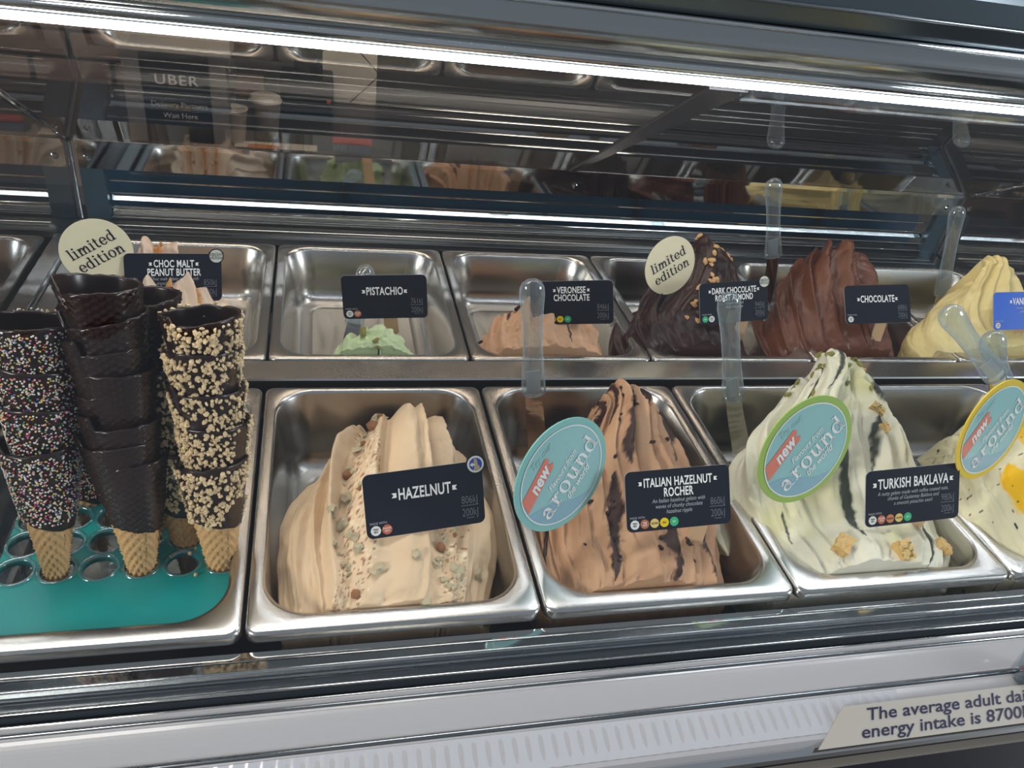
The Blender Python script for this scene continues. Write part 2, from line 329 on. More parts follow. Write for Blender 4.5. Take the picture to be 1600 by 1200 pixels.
# sloping smoked glass, two panes
def pane(name, xa, xb, A, B, th, m, parent):
    dy, dz = B[0] - A[0], B[1] - A[1]; L = math.hypot(dy, dz); n = (-dz / L * -1, dy / L * -1)
    n = (dz / L, -dy / L)   # upward normal
    return MB().sweep([A, B, (B[0] + n[0] * th, B[1] + n[1] * th), (A[0] + n[0] * th, A[1] + n[1] * th)], xa, xb).obj(name, m, parent)
pane('top_glass', XL - .018, .462, P_A, P_B, .0005, TOPG, case)
pane('top_glass', .474, XR + .018, P_A, P_B, .0005, TOPG, case)
m = MB(); m.add([(x, y + dy, z + dz) for dy, dz in ((-.001, -.002), (.001, .003)) for x, (y, z) in ((.460, P_A), (.468, P_A), (.500, P_B), (.455, P_B))], [(0, 1, 2, 3), (7, 6, 5, 4), (0, 4, 5, 1), (1, 5, 6, 2), (2, 6, 7, 3), (3, 7, 4, 0)])
m.obj('pane_joint', mat('joint_strip', (.05, .045, .048), .25), case)
MB().sweep([(.778, .117), (.792, .117), (.792, .1235), (.778, .1235)], XL, XR).obj('glass_ledge', POLISH, case)

# end glasses with channel frames
def end_glass(x, s):
    pts = [(-.03, .0), (.785, .0), (.785, .12), (.36, .366), (.20, .34), (.02, .12)]
    v = [(x, y, z) for y, z in pts]; mesh_obj('end_glass', v, [tuple(range(len(v)))], SIDEG, case)
    m = MB(); m.tube((x, .782, .0), (x, .782, .12), .0035); m.tube((x, .782, .0), (x, -.03, .0), .0035)
    m.obj('end_channel', RAILST, case)
    m = MB(); m.tube((x, .785, .12), (x, .36, .366), .003); m.obj('end_channel', POLISH, case)
end_glass(XL - .008, 1); end_glass(XR + .008, -1)

# canopy with lamp
can = []
prof = [(.345, .3715), (.330, .373), (.322, .376), (.316, .381), (.312, .388)]
MB().tube((XL - .15, .334, .3765), (XR + .1, .334, .3765), .0036, n=16).obj('led_tube', LED, case, True)
MB().sweep([(.326, .3835), (.345, .3835), (.347, .374), (.352, .374), (.352, .392), (.326, .392)], XW0, XW1).obj('lamp_channel', RAILST, case)
MB().tube((XW0, .3275, .3895), (XW1, .3275, .3895), .0062, n=24).obj('canopy_lip', POLISH, case, True)
cp = []
for i in range(15):
    t = i / 14; cp.append((.3235 - .012 * math.sin(t * PI * .9) - .004 * t, .3955 + .036 * t))
cp += [(.36, .445), (.40, .42), (.36, .39), (.34, .388)]
MB().sweep(cp, XW0, XW1).obj('canopy_shell', mat('canopy_steel', (.40, .41, .40), .16, 1, bump=(5, .08, 2), stretch=(.3, 3, 3), dist=.01), case, False)
MB().tube((XW0, .319, .4335), (XW1, .319, .4335), .003, n=14).obj('canopy_edge', POLISH, case, True)
MB().sweep([(.322, .437), (.312, .456), (.314, .480), (.40, .53), (.42, .44)], XW0, XW1).obj('canopy_top', mat('canopy_dark', (.10, .125, .14), .2, .8), case)
MB().tube((XW0, .312, .4575), (XW1, .312, .4575), .002, n=12).obj('canopy_edge', RAILST, case, True)
# short clear lamp cover hanging under the strip at the right
MB().sweep([(.352, .372), (.352, .362), (.372, .350), (.374, .352), (.356, .364), (.356, .372)], .50, XR).obj('lamp_cover', CLEARC, case)

# front glass: curved pane from the track to the canopy
fg = []
for i in range(13):
    t = i / 12; fg.append((-.037 + .353 * t ** 1.25, -.010 + .4435 * t ** .97))
m = MB(); vs = [(x, y, z) for x in (XL - .3, XR + .3) for y, z in fg]; n = len(fg)
m.add(vs, [(i, n + i, n + i + 1, i + 1) for i in range(n - 1)]); m.obj('front_glass', FRONTG, case, True)

# ------------------------------------------------------------------ pans
def pan_mesh(D, fl, bl, depth, rad):
    x0, x1, y0, y1 = .0015, PW - .0015, .001, D - .001
    def ring(l, r, f, b, R, z): return [(x, y, z) for x, y in rrect(x0 + l, x1 - r, y0 + f, y1 - b, R, 9)]
    sd = .0125
    R = [ring(0, 0, 0, 0, .010, -.011), ring(-.0, 0, 0, 0, .010, -.003), ring(.0008, .0008, .0008, .0008, .010, -.0008), ring(.0025, .0025, .0025, .0025, .011, 0),
         ring(sd * .6, sd * .6, fl * .6, bl * .6, .022, .0002), ring(sd - .002, sd - .002, fl - .003, bl - .002, rad, 0), ring(sd, sd, fl, bl, rad, -.001), ring(sd + .0015, sd + .0015, fl + .0015, bl + .0015, rad, -.004)]
    for t in (.3, .6): R.append(ring(sd + .002 + .012 * t, sd + .002 + .012 * t, fl + .002 + .012 * t, bl + .002 + .014 * t, rad, -(depth - .03) * t - .004))
    b = sd + .012; zf = depth - .028
    for i in range(6):
        a = i / 5 * PI / 2; e = .026 * (1 - math.cos(a)); z = -zf - .028 * math.sin(a)
        R.append(ring(b + e, b + e, fl + .012 + e, bl + .012 + e, max(.012, rad - .006 - e * .5), z))
    N = len(R[0]); v = [p for r in R for p in r]
    f = [(k * N + i, k * N + (i + 1) % N, (k + 1) * N + (i + 1) % N, (k + 1) * N + i) for k in range(len(R) - 1) for i in range(N)]
    f = [tuple(reversed(q)) for q in f]
    f.append(tuple(range((len(R) - 1) * N, len(R) * N))); return v, f, [0 if k < len(f) - 1 - N * 2 else 1 for k in range(len(f))]
def make_pan(x, y, v, f, label, group, me=None, fm=None):
    o = mesh_obj('gelato_pan', v, f, None, None, True, mats=[PANSTEEL, PANFLOOR], fmat=fm) if me is None else bpy.data.objects.new('gelato_pan', me)
    if me is not None: COL.objects.link(o)
    o.location = (x, y, 0); setp(o, label, 'pan', group); return o
vF, fF, mF = pan_mesh(.345, .018, .008, .10, .040); vB, fB, mB = pan_mesh(.323, .012, .010, .085, .036)
pf = make_pan(-.25, 0, vF, fF, 'steel pan holding the teal cone board, front row left end', 'front row pans', None, mF)
for k, n in enumerate(['steel pan holding the hazelnut gelato', 'steel pan under the rocher gelato, front row', 'steel pan holding the white baklava gelato', 'steel pan under the mango passionfruit swirl gelato at the right edge']):
    make_pan(k * PW, 0, None, None, n, 'front row pans', pf.data)
pb = make_pan(-.25, BY0, vB, fB, 'steel pan holding the choc malt gelato, back row left end', 'back row pans', None, mB)
for k, n in enumerate(['nearly empty steel pan with green pistachio gelato', 'half empty steel pan with veronese chocolate gelato', 'steel pan holding the dark chocolate almond gelato', 'steel pan holding the tall milk chocolate gelato', 'steel pan holding the yellow vanilla gelato']):
    make_pan(k * PW, BY0, None, None, n, 'back row pans', pb.data)

# ------------------------------------------------------------------ gelato mounds
def lerp_tab(tab, t):
    tab = np.array(tab, float); s = np.linspace(0, 1, len(tab)); out = []
    for c in range(tab.shape[1]):    # smooth: cubic through table
        y = tab[:, c]; m_ = np.gradient(y, s); i = np.clip(np.searchsorted(s, t) - 1, 0, len(s) - 2); h = s[i + 1] - s[i]; q = (t - s[i]) / h
        out.append((2 * q**3 - 3 * q**2 + 1) * y[i] + (q**3 - 2 * q**2 + q) * h * m_[i] + (-2 * q**3 + 3 * q**2) * y[i + 1] + (q**3 - q**2) * h * m_[i + 1])
    return out
class Mound:
    """sections (y, x_left, x_right, height, skew) lofted front to back; folds run along the loft"""
    def __init__(s, name, tab, ridges, color, label, seed, rough=.5, amp=1.0, base=-.09, power=.62, wav=.035, fine=.0010, NU=250, NT=170, group=None, sss=.10, lean=.5):
        U = np.linspace(0, 1, NU); T = np.linspace(0, 1, NT); u, t = np.meshgrid(U, T)
        y, xl, xr, h, sk = [a.reshape(t.shape) for a in lerp_tab(tab, t.ravel())]
        a = u * PI; cx = (xl + xr) / 2; rx = (xr - xl) / 2
        c = np.cos(a); sn = np.maximum(np.sin(a), 0)
        X = cx - rx * np.sign(c) * np.abs(c) ** .9 + sk * sn ** 2 * 1.0
        Z = base + (h - base) * sn ** power; Y = y + 0 * u; front = tab[0][0] + .0105
        dist = np.zeros_like(u); grain = np.zeros_like(u)
        for (uc, wl, wr, am, ph, fr) in ridges:
            cen = uc + wav * np.sin(t * PI * fr + ph) * (1 - .3 * t) + .012 * (fbm(t * 6 + uc * 50, t * 0 + seed) - .5)
            d = u - cen; w = np.where(d < 0, wl, wr); g = np.exp(-(np.abs(d) / w) ** 1.6)
            env = (.35 + .65 * np.clip(1.4 - np.abs(t - .5 - .2 * math.sin(ph * 3)) * 2.0, 0, 1)) * (.5 + .5 * np.clip((t - .25) * 6, 0, 1))
            dist = np.maximum(dist, g * am * env) + .25 * g * am * env
        fl = (fbm(u * 30 + seed, t * 3 + .5 * np.sin(u * 9), 3) - .5) * 2
        tear = np.clip(fbm(u * 40 + seed, t * 16 + 5, 3) - .60, 0, 1) * 8; rip = np.abs(fbm(u * 18 + seed * 2, t * 6, 3) - .5) * 2
        dist = dist * amp * 1.35 + fl * fine * 2.6 - rip * .0030 * amp - tear * fine * 1.1 + (fbm(u * 9 + seed, t * 7, 3) - .5) * .008 * amp
        # scraped edges
        P = np.stack([X, Y, Z], -1)
        du = np.gradient(P, axis=1); dt = np.gradient(P, axis=0); N = np.cross(du, dt); N /= np.linalg.norm(N, axis=-1, keepdims=True) + 1e-9
        N *= np.sign(N[NT // 3, NU // 2, 2])
        tu = du / (np.linalg.norm(du, axis=-1, keepdims=True) + 1e-9); s.N = N; P = P + N * dist[..., None] + tu * (dist * lean)[..., None]; P[..., 1] = np.maximum(P[..., 1], front); s.P = P; s.NU, s.NT = NU, NT
        P[0, :, 2] = -.05; P[1, :, 2] = np.minimum(P[1, :, 2], P[2, :, 2]); v = P.reshape(-1, 3); idx = np.arange(NT * NU).reshape(NT, NU)
        f = np.stack([idx[:-1, :-1], idx[:-1, 1:], idx[1:, 1:], idx[1:, :-1]], -1).reshape(-1, 4)
        me = bpy.data.meshes.new(name); me.from_pydata(v.tolist(), [], f.tolist())
        me.polygons.foreach_set('use_smooth', [True] * len(f))
        colr = color(u, t, dist, seed); col = np.ones((NT * NU, 4), np.float32); col[:, :3] = colr.reshape(-1, 3)
        at = me.color_attributes.new('pigment', 'FLOAT_COLOR', 'POINT'); at.data.foreach_set('color', col.ravel())
        me.materials.append(gelmat(name if rough is None else 'r%02d' % int(rough * 100), rough, sss)); me.update()
        s.o = bpy.data.objects.new('gelato', me); COL.objects.link(s.o); setp(s.o, label, 'gelato', group)
    def at(s, u, t):
        i = int(np.clip(t * (s.NT - 1), 0, s.NT - 1)); j = int(np.clip(u * (s.NU - 1), 0, s.NU - 1)); return Vector(s.P[i, j]), Vector(s.N[i, j])
def ridgeset(n, seed, am=.009, u0=.08, u1=.92, jit=.4):
    r = random.Random(seed); out = []
    for i in range(n):
        uc = u0 + (u1 - u0) * (i + r.uniform(-jit, jit)) / (n - 1)
        sharp = r.uniform(.009, .019); broad = r.uniform(.03, .055) * 12 / n
        out.append((uc, broad if r.random() < .6 else sharp, sharp if r.random() < .7 else broad, am * r.uniform(.5, 1.25), r.uniform(0, .9) + .6, r.uniform(1.0, 1.5)))
    return out
def mixc(a, b, m): m = np.clip(m, 0, 1)[..., None]; return np.array(a) * (1 - m) + np.array(b) * m
def stripes(u, t, ss, seed, wid=.012, rag=.5):
    m = np.zeros_like(u)
    for i, (uc, t0, t1, w) in enumerate(ss):
        cen = uc + .03 * np.sin(t * PI * 1.3 + 1 + i) + .02 * (fbm(t * 12 + i * 9, u * 0 + seed) - .5)
        ww = w * (.45 + 1.2 * fbm(t * 9 + i * 5, u * 4 + seed))
        e = 1 - np.abs(u - cen) / ww + rag * (fbm(u * 120, t * 60 + i) - .5) * 2
        edge = np.clip((t - t0) / .10 + (fbm(u * 40 + i, t * 5) - .5), 0, 1) * np.clip((t1 - t) / .08 + (fbm(u * 40 + 9 + i, t * 5) - .5), 0, 1)
        e = 1 - np.abs(u - cen) / (ww * (.15 + .85 * edge) + 1e-6) + rag * (fbm(u * 120, t * 60 + i) - .5) * 2
        m = np.maximum(m, np.clip(e * 3, 0, 1) * (edge > .02))
    return m
def c_plain(a, b):
    return lambda u, t, d, s: mixc(a, b, fbm(u * 12 + s, t * 10) * 1.2 - .1)
def c_haz(u, t, d, s):
    c = mixc((.64, .45, .27), (.76, .57, .38), fbm(u * 12 + s, t * 4))
    band = np.maximum(np.exp(-((u - .36 - .06 * np.sin(t * 5)) / .045) ** 2), np.exp(-((u - .70 + .05 * t) / .05) ** 2) * (t < .45))
    sp = (fbm(u * 170, t * 190 + 3, 2) > .68) & (band > .35); c = np.where(sp[..., None], np.array((.30, .13, .07)), c)
    sp2 = (fbm(u * 140 + 40, t * 160 + 3, 2) > .68) & (band > .25); return np.where(sp2[..., None], np.array((.80, .66, .45)), c)
def c_roch(u, t, d, s):
    c = mixc((.39, .205, .11), (.56, .34, .195), fbm(u * 22 + s, t * 5))
    return mixc(c, (.035, .012, .008), stripes(u, t, [(.34, .5, 1, .016), (.42, .62, 1, .014), (.50, .45, .98, .022), (.56, .6, 1, .014), (.64, .5, 1, .014), (.40, .08, .42, .024), (.56, .04, .34, .022), (.66, .25, .45, .012), (.73, .1, .33, .012), (.27, .6, .9, .014), (.18, .15, .5, .012), (.76, .5, .9, .01)], s))
def c_bak(u, t, d, s):
    c = mixc((.66, .62, .47), (.80, .77, .63), fbm(u * 10 + s, t * 6))
    c = mixc(c, (.62, .60, .32), (fbm(u * 7 + 3, t * 7 + 9) - .55) * 3)
    return mixc(c, (.045, .055, .04), stripes(u, t, [(.30, .6, .95, .008), (.37, .7, 1, .009), (.44, .6, 1, .008), (.60, .35, .7, .006), (.62, .72, 1, .008), (.34, .5, .8, .006), (.66, .5, .97, .007), (.52, .72, 1, .007), (.73, .5, .9, .006), (.50, .14, .5, .018), (.30, .2, .3, .012), (.70, .02, .25, .010), (.23, .55, .8, .009), (.80, .03, .16, .01)], s, rag=.35))
def c_mango(u, t, d, s):
    c = mixc((.72, .66, .42), (.80, .74, .52), fbm(u * 10 + s, t * 6))
    c = mixc(c, (.88, .50, .0), stripes(u, t, [(.34, .1, .42, .05), (.50, .0, .8, .055)], s, rag=.2))
    return mixc(c, (.02, .015, .02), (fbm(u * 60 + 5, t * 70, 1) > .925) * 1.0)
def c_malt(u, t, d, s):
    c = mixc((.66, .50, .38), (.74, .60, .48), fbm(u * 12 + s, t * 4))
    return mixc(c, (.60, .30, .10), stripes(u, t, [(.3, 0, 1, .03), (.5, 0, 1, .025), (.66, 0, 1, .03)], s, rag=.2))
def c_ver(u, t, d, s):
    c = mixc((.56, .32, .185), (.66, .41, .25), fbm(u * 14 + s, t * 4))
    return mixc(c, (.05, .018, .012), stripes(u, t, [(.3, .5, .85, .012), (.12, .3, .5, .01), (.62, .2, .6, .009), (.45, .7, .95, .01)], s))

haz = Mound('hazelnut', [(.012, .030, .200, -.006, 0), (.040, .026, .212, .006, 0), (.075, .024, .218, .020, 0), (.110, .030, .220, .040, 0), (.145, .046, .214, .054, 0), (.172, .066, .204, .062, 0), (.192, .080, .198, .060, 0), (.215, .090, .190, .035, 0), (.245, .105, .18, -.03, 0)],
    ridgeset(15, 5, .011), c_haz, 'beige hazelnut gelato mound dotted with chopped nuts', 3)
roc = Mound('rocher', [(.012, .262, .440, -.001, 0), (.040, .262, .455, .010, 0), (.075, .262, .462, .014, 0), (.110, .268, .464, .034, 0), (.150, .282, .452, .056, 0), (.185, .308, .430, .070, .01), (.212, .335, .418, .076, .01), (.235, .35, .41, .065, 0), (.265, .35, .41, -.03, 0)],
    ridgeset(17, 9, .008), c_roch, 'light brown gelato mound streaked with dark chocolate ripple', 5, fine=.0015)
bak = Mound('baklava', [(.012, .505, .690, .004, 0), (.045, .492, .725, .014, 0), (.080, .482, .738, .012, 0), (.120, .475, .740, .038, 0), (.160, .490, .735, .074, 0), (.195, .540, .715, .094, 0), (.218, .590, .680, .114, 0), (.238, .605, .665, .100, 0), (.270, .60, .67, -.03, 0)],
    ridgeset(14, 21, .008), c_bak, 'white gelato peak with dark green streaks and baklava pieces', 8, fine=.0015)
man = Mound('mango', [(.012, .765, .960, .008, 0), (.05, .755, .97, .030, 0), (.085, .748, .97, .048, 0), (.115, .750, .97, .062, 0), (.145, .765, .96, .070, 0), (.175, .79, .95, .075, 0), (.20, .80, .94, .05, 0), (.23, .80, .94, -.03, 0)],
    ridgeset(7, 2, .005), c_mango, 'cream gelato with bright yellow mango sauce and black seeds', 12)
pis = Mound('pistachio', [(.414, .062, .200, -.002, 0), (.425, .064, .196, .004, 0), (.437, .072, .186, .010, 0), (.448, .088, .172, .013, 0), (.458, .1, .160, .004, 0), (.468, .1, .16, -.03, 0)],
    ridgeset(9, 4, .005), c_plain((.50, .62, .34), (.58, .70, .42)), 'small pale green pistachio gelato mound at the pan front', 15, NU=160, NT=90)
ver = Mound('veronese', [(.415, .262, .456, -.002, 0), (.430, .258, .456, .010, 0), (.450, .260, .452, .020, 0), (.470, .275, .446, .028, .0), (.490, .292, .436, .032, 0), (.505, .305, .43, .022, 0), (.53, .31, .42, -.04, 0)],
    ridgeset(12, 14, .007), c_ver, 'peach brown veronese chocolate gelato in shallow waves', 18)
drk = Mound('dark', [(.415, .505, .672, -.002, 0), (.435, .480, .676, .018, 0), (.465, .470, .676, .040, 0), (.495, .482, .674, .058, .02), (.525, .515, .668, .078, .02), (.550, .550, .662, .092, .01), (.565, .57, .655, .092, 0), (.585, .58, .65, .05, 0), (.61, .58, .65, -.03, 0)],
    ridgeset(8, 33, .009), c_plain((.022, .009, .008), (.045, .017, .014)), 'tall very dark chocolate gelato topped with almond pieces', 22, rough=.3, sss=0)
cho = Mound('choc', [(.415, .735, .912, -.002, 0), (.435, .712, .918, .018, 0), (.465, .706, .920, .040, 0), (.500, .712, .922, .062, 0), (.535, .735, .922, .080, 0), (.560, .770, .918, .092, 0), (.578, .80, .910, .094, 0), (.60, .81, .90, .05, 0), (.63, .82, .9, -.03, 0)],
    ridgeset(11, 41, .011), c_plain((.10, .034, .018), (.165, .062, .034)), 'tall glossy milk chocolate gelato in long folded ribbons', 26, rough=.32, sss=.03)
van = Mound('vanilla', [(.415, .965, 1.20, .0, 0), (.435, .952, 1.21, .018, 0), (.465, .950, 1.215, .036, .0), (.500, .985, 1.215, .050, 0), (.530, 1.04, 1.21, .062, .0), (.555, 1.10, 1.195, .078, 0), (.568, 1.12, 1.18, .088, 0), (.59, 1.12, 1.17, .04, 0), (.62, 1.12, 1.17, -.03, 0)],
    ridgeset(11, 52, .009), c_plain((.76, .62, .26), (.82, .70, .36)), 'pale yellow vanilla gelato sweeping up to a peak', 30)
mal = Mound('malt', [(.415, -.215, -.040, .0, 0), (.435, -.212, -.036, .012, 0), (.465, -.200, -.034, .030, 0), (.500, -.190, -.050, .050, 0), (.530, -.180, -.075, .066, 0), (.548, -.17, -.09, .072, 0), (.57, -.16, -.1, .03, 0), (.60, -.16, -.1, -.04, 0)],
    ridgeset(11, 61, .008), c_malt, 'cream gelato with caramel peanut ripple behind the cone stacks', 35)

# chunks on the mounds (parts)
def chunk_mesh(name, m, seed, sx=1, sy=1, sz=1, lump=.3, sub=2):
    bm = bmesh.new(); bmesh.ops.create_icosphere(bm, subdivisions=sub, radius=1)
    for v in bm.verts: v.co *= 1 + lump * mnoise.noise(v.co * 1.6 + Vector((seed * 3.1, 0, 0))); v.co = Vector((v.co.x * sx, v.co.y * sy, v.co.z * sz))
    me = bpy.data.meshes.new(name); bm.to_mesh(me); bm.free(); me.materials.append(m)
    me.polygons.foreach_set('use_smooth', [lump < .35] * len(me.polygons)); return me
def drop(mound, me, name, u, t, r, parent=None, sink=.2, scale=(1, 1, 1)):
    p, n = mound.at(u, t); o = bpy.data.objects.new(name, me); COL.objects.link(o); o.parent = mound.o
    q = n.to_track_quat('Z', 'Y') @ Euler((random.uniform(-.4, .4), random.uniform(-.4, .4), random.uniform(0, 6.28))).to_quaternion()
    o.matrix_local = Matrix.LocRotScale(p + n * r * (1 - sink) * .6, q, Vector((r * scale[0], r * scale[1], r * scale[2]))); return o
mh = [chunk_mesh('hazelnut', mat('hazelnut_skin', (.28, .10, .035), .35, bump=(200, .6, 3), var=(.50, .24, .10)), 1, lump=.3, sz=.8), chunk_mesh('hazelnut', mat('hazelnut_flesh', (.60, .50, .30), .5, bump=(150, .6, 3), var=(.74, .64, .44)), 2, sz=.6, lump=.75), chunk_mesh('hazelnut', MATS['hazelnut_flesh'], 7, sx=1.2, sz=.5, lump=.9)]
for u, t, r, k in [(.33, .72, .0065, 1), (.37, .80, .0065, 1), (.40, .86, .006, 1), (.44, .87, .0065, 1), (.39, .66, .0065, 0), (.36, .58, .006, 1), (.35, .48, .0055, 0), (.37, .40, .006, 1), (.36, .32, .006, 1), (.42, .24, .0055, 1), (.47, .17, .006, 1), (.55, .2, .005, 1), (.58, .88, .0065, 0), (.63, .82, .0055, 1), (.65, .74, .006, 0), (.68, .66, .004, 0), (.41, .1, .0045, 0), (.64, .24, .005, 0), (.68, .18, .0055, 1), (.60, .05, .0055, 1), (.33, .36, .005, 1), (.40, .28, .005, 1), (.80, .2, .005, 1), (.84, .1, .006, 1), (.46, .9, .005, 0), (.67, .3, .004, 1)]:
    drop(haz, mh[k if k == 0 else random.choice((1, 2))], 'hazelnut', u, t, r, sink=.7)
for i in range(46):
    t = random.uniform(.15, .9); drop(haz, mh[random.choice((1, 2, 0, 2))], 'hazelnut', (.37 if i % 4 else .66) + random.uniform(-.035, .035), t * (1 if i % 4 else .45), random.uniform(.0015, .0032), sink=.6)
alm = chunk_mesh('almond_piece', mat('roasted_almond', (.68, .40, .17), .4, bump=(150, .3, 3)), 5, 1.1, .8, .6, .45, 1)
for i in range(58):
    u, t = (.49 + random.uniform(-.035, .035), random.uniform(.2, .9)) if i < 38 else (.63 + random.uniform(-.03, .03), random.uniform(.6, .86)); drop(drk, alm, 'almond_piece', u, t, random.uniform(.0035, .0058))
pn = chunk_mesh('pistachio_nut', mat('pistachio_green', (.20, .22, .03), .5, bump=(200, .4, 3), var=(.30, .24, .07)), 8, 1.2, .8, .6, .4, 2)
for u, t, r in [(.2, .62, .005), (.42, .55, .006), (.5, .3, .004), (.51, .16, .003)]: drop(pis, pn, 'pistachio_nut', u, t, r)
for i in range(30): drop(bak, pn, 'pistachio_nut', random.choice([random.uniform(.18, .42), random.uniform(.50, .66)]), random.uniform(.62, .9), random.uniform(.0022, .005), sink=.6)
pst = mat('filo_pastry', (.62, .36, .10), .5, bump=(120, .5, 4), var=(.70, .50, .22), dist=.002); pgn = mat('pistachio_crumb', (.16, .17, .035), .6, bump=(300, .8, 4), var=(.35, .33, .10), dist=.002)
def bakl(u, t, s, top, lbl=None):
    p, n = bak.at(u, t); bm = bmesh.new(); bmesh.ops.create_cube(bm, size=1); bmesh.ops.subdivide_edges(bm, edges=bm.edges[:], cuts=4, use_grid_fill=True)
    for v in bm.verts: v.co += Vector((mnoise.noise(v.co * 3 + Vector((u * 40, 0, 0))), mnoise.noise(v.co * 3 + Vector((0, u * 40, 9))), mnoise.noise(v.co * 4))) * .16; v.co = Vector((v.co.x * s * .85, v.co.y * s * 1.1, v.co.z * s * .9))
    me = bpy.data.meshes.new('baklava_piece'); bm.to_mesh(me); bm.free(); me.materials.append(pst)
    o = bpy.data.objects.new('baklava_piece', me); COL.objects.link(o); o.parent = bak.o
    q = n.to_track_quat('Z', 'Y') @ Euler((random.uniform(-.2, .2), random.uniform(-.2, .2), random.uniform(-.3, .3))).to_quaternion(); o.matrix_local = Matrix.LocRotScale(p + n * s * .15, q, None)
    mb = MB()
    for i in range(70 if top else 14):
        c = Vector((random.uniform(-.4, .4) * s, random.uniform(-.5, .5) * s, s * .42)) if top else Vector((random.choice((-.45, .45)) * s * .85, random.uniform(-.5, .5) * s, random.uniform(0, .4) * s)); r = random.uniform(.0005, .0011) * (1.2 if top else 1)
        mb.add([c + Vector(d) * r * random.uniform(.8, 1.4) for d in ((1, 0, 0), (-1, 0, 0), (0, 1, 0), (0, -1, 0), (0, 0, 1), (0, 0, -1))], [(0, 2, 4), (2, 1, 4), (1, 3, 4), (3, 0, 4), (2, 0, 5), (1, 2, 5), (3, 1, 5), (0, 3, 5)])
    c = mb.obj('pistachio_crumbs', pgn, o); c['kind'] = 'stuff'
for u, t, s, tp in [(.40, .12, .017, 0), (.56, .08, .017, 1), (.75, .14, .014, 0), (.63, .74, .013, 0), (.60, .56, .014, 1), (.60, .50, .009, 0)]: bakl(u, t, s, tp)
pnt = chunk_mesh('peanut_piece', mat('peanut', (.60, .34, .14), .5), 4, lump=.45, sub=1)
for u, t, r in [(.34, .86, .005), (.5, .9, .004), (.56, .88, .004), (.66, .85, .004), (.3, .8, .005)]: drop(mal, pnt, 'peanut_piece', u, t, r)
crk = chunk_mesh('chocolate_shard', mat('shard', (.03, .012, .008), .4, bump=(200, .5, 3)), 9, 1, .6, .5, .6, 2)
for u, t, r in [(.33, .72, .006), (.35, .64, .005), (.62, .5, .004), (.15, .45, .004)]: drop(ver, crk, 'chocolate_shard', u, t, r)
for i in range(54): drop(roc, crk, 'chocolate_shard', random.choice((.34, .42, .5, .5, .57, .66)) + random.uniform(-.018, .018), random.uniform(.12, .93), random.uniform(.0016, .0034), sink=.5)

# ------------------------------------------------------------------ cone board
bd = empty('cone_board', (0, 0, 0)); setp(bd, 'teal board with round cone holes set in the front left pan', 'board')
hx = [-.1883, -.1560, -.1237, -.0903, -.0570, -.0237]; hy = [.093, .124, .155, .186, .217, .248, .279]; HR = .0165
def board():
    # plate with real holes: grid of cells, each cell quad ring around a circle
    mb = MB(); xs = [-.204] + [(hx[i] + hx[i + 1]) / 2 for i in range(5)] + [-.0145]; z = -.0125
    ys = [hy[0] - .0155] + [(hy[i] + hy[i + 1]) / 2 for i in range(6)] + [hy[-1] + .0155]
    for i in range(6):
        for j in range(7):
            x0, x1, y0, y1 = xs[i], xs[i + 1], ys[j], ys[j + 1]; cx, cy = hx[i], hy[j]; n = 32; o = []; q = []; w = []
            for k in range(n):
                a = 2 * PI * k / n; c, s = math.cos(a), math.sin(a); R_ = min((x1 - cx if c > 0 else cx - x0) / max(abs(c), 1e-6), (y1 - cy if s > 0 else cy - y0) / max(abs(s), 1e-6))
                o.append((cx + c * R_, cy + s * R_, z)); q.append((cx + c * .0135, cy + s * .0135, z)); w.append((cx + c * .0135, cy + s * .0135, z - .006))
            # exact corners are kept by snapping the nearest ray
            for X_, Y_ in ((x0, y0), (x1, y0), (x1, y1), (x0, y1)):
                k = min(range(n), key=lambda k: (o[k][0] - X_) ** 2 + (o[k][1] - Y_) ** 2); o[k] = (X_, Y_, z)
            mb.add(o + q + w, [(k, (k + 1) % n, n + (k + 1) % n, n + k) for k in range(n)] + [(n + k, n + (k + 1) % n, 2 * n + (k + 1) % n, 2 * n + k) for k in range(n)])
    # plain front and rear margins with rounded front right corner
    fy = ys[0]; pts = [(-.204, .0215), (-.055, .0215)] + [(-.055 + .0405 * math.sin(a), .062 - .0405 * math.cos(a)) for a in [PI / 2 * i / 8 for i in range(1, 9)]] + [(-.0145, fy), (-.204, fy)]
    mb.add([(x, y, z) for x, y in pts], [tuple(range(len(pts)))])
    mb.add([(-.204, ys[-1], z), (-.0145, ys[-1], z), (-.0145, .325, z), (-.204, .325, z)], [(0, 1, 2, 3)])
    mb.box(-.204, -.2035, .0215, .325, -.02, z)
    return mb.obj('board_plate', TEAL, bd)
board()
cupm = MB().lathe([(.0165, .0002), (.0168, .0012), (.0150, .0018), (.0132, .0008), (.0125, -.004), (.0105, -.02), (.009, -.032), (.006, -.034), (0, -.034)], 28)
occ = {(3, 0), (1, 0), (5, 0), (4, 1), (1, 3), (3, 1)}
c0 = None
for i in range(6):
    for j in range(7):
        if c0 is None: c0 = cupm.obj('cup_liner', CLEARC, bd, True); c = c0
        else: c = c0.copy(); COL.objects.link(c)
        c.location = (hx[i], hy[j], -.0122)
MB().box(-.2355, -.206, .02, .325, -.06, -.055).obj('recess_shade_sheet', NAVY, bd)  # navy sheet added to keep the empty pan beside the board dark

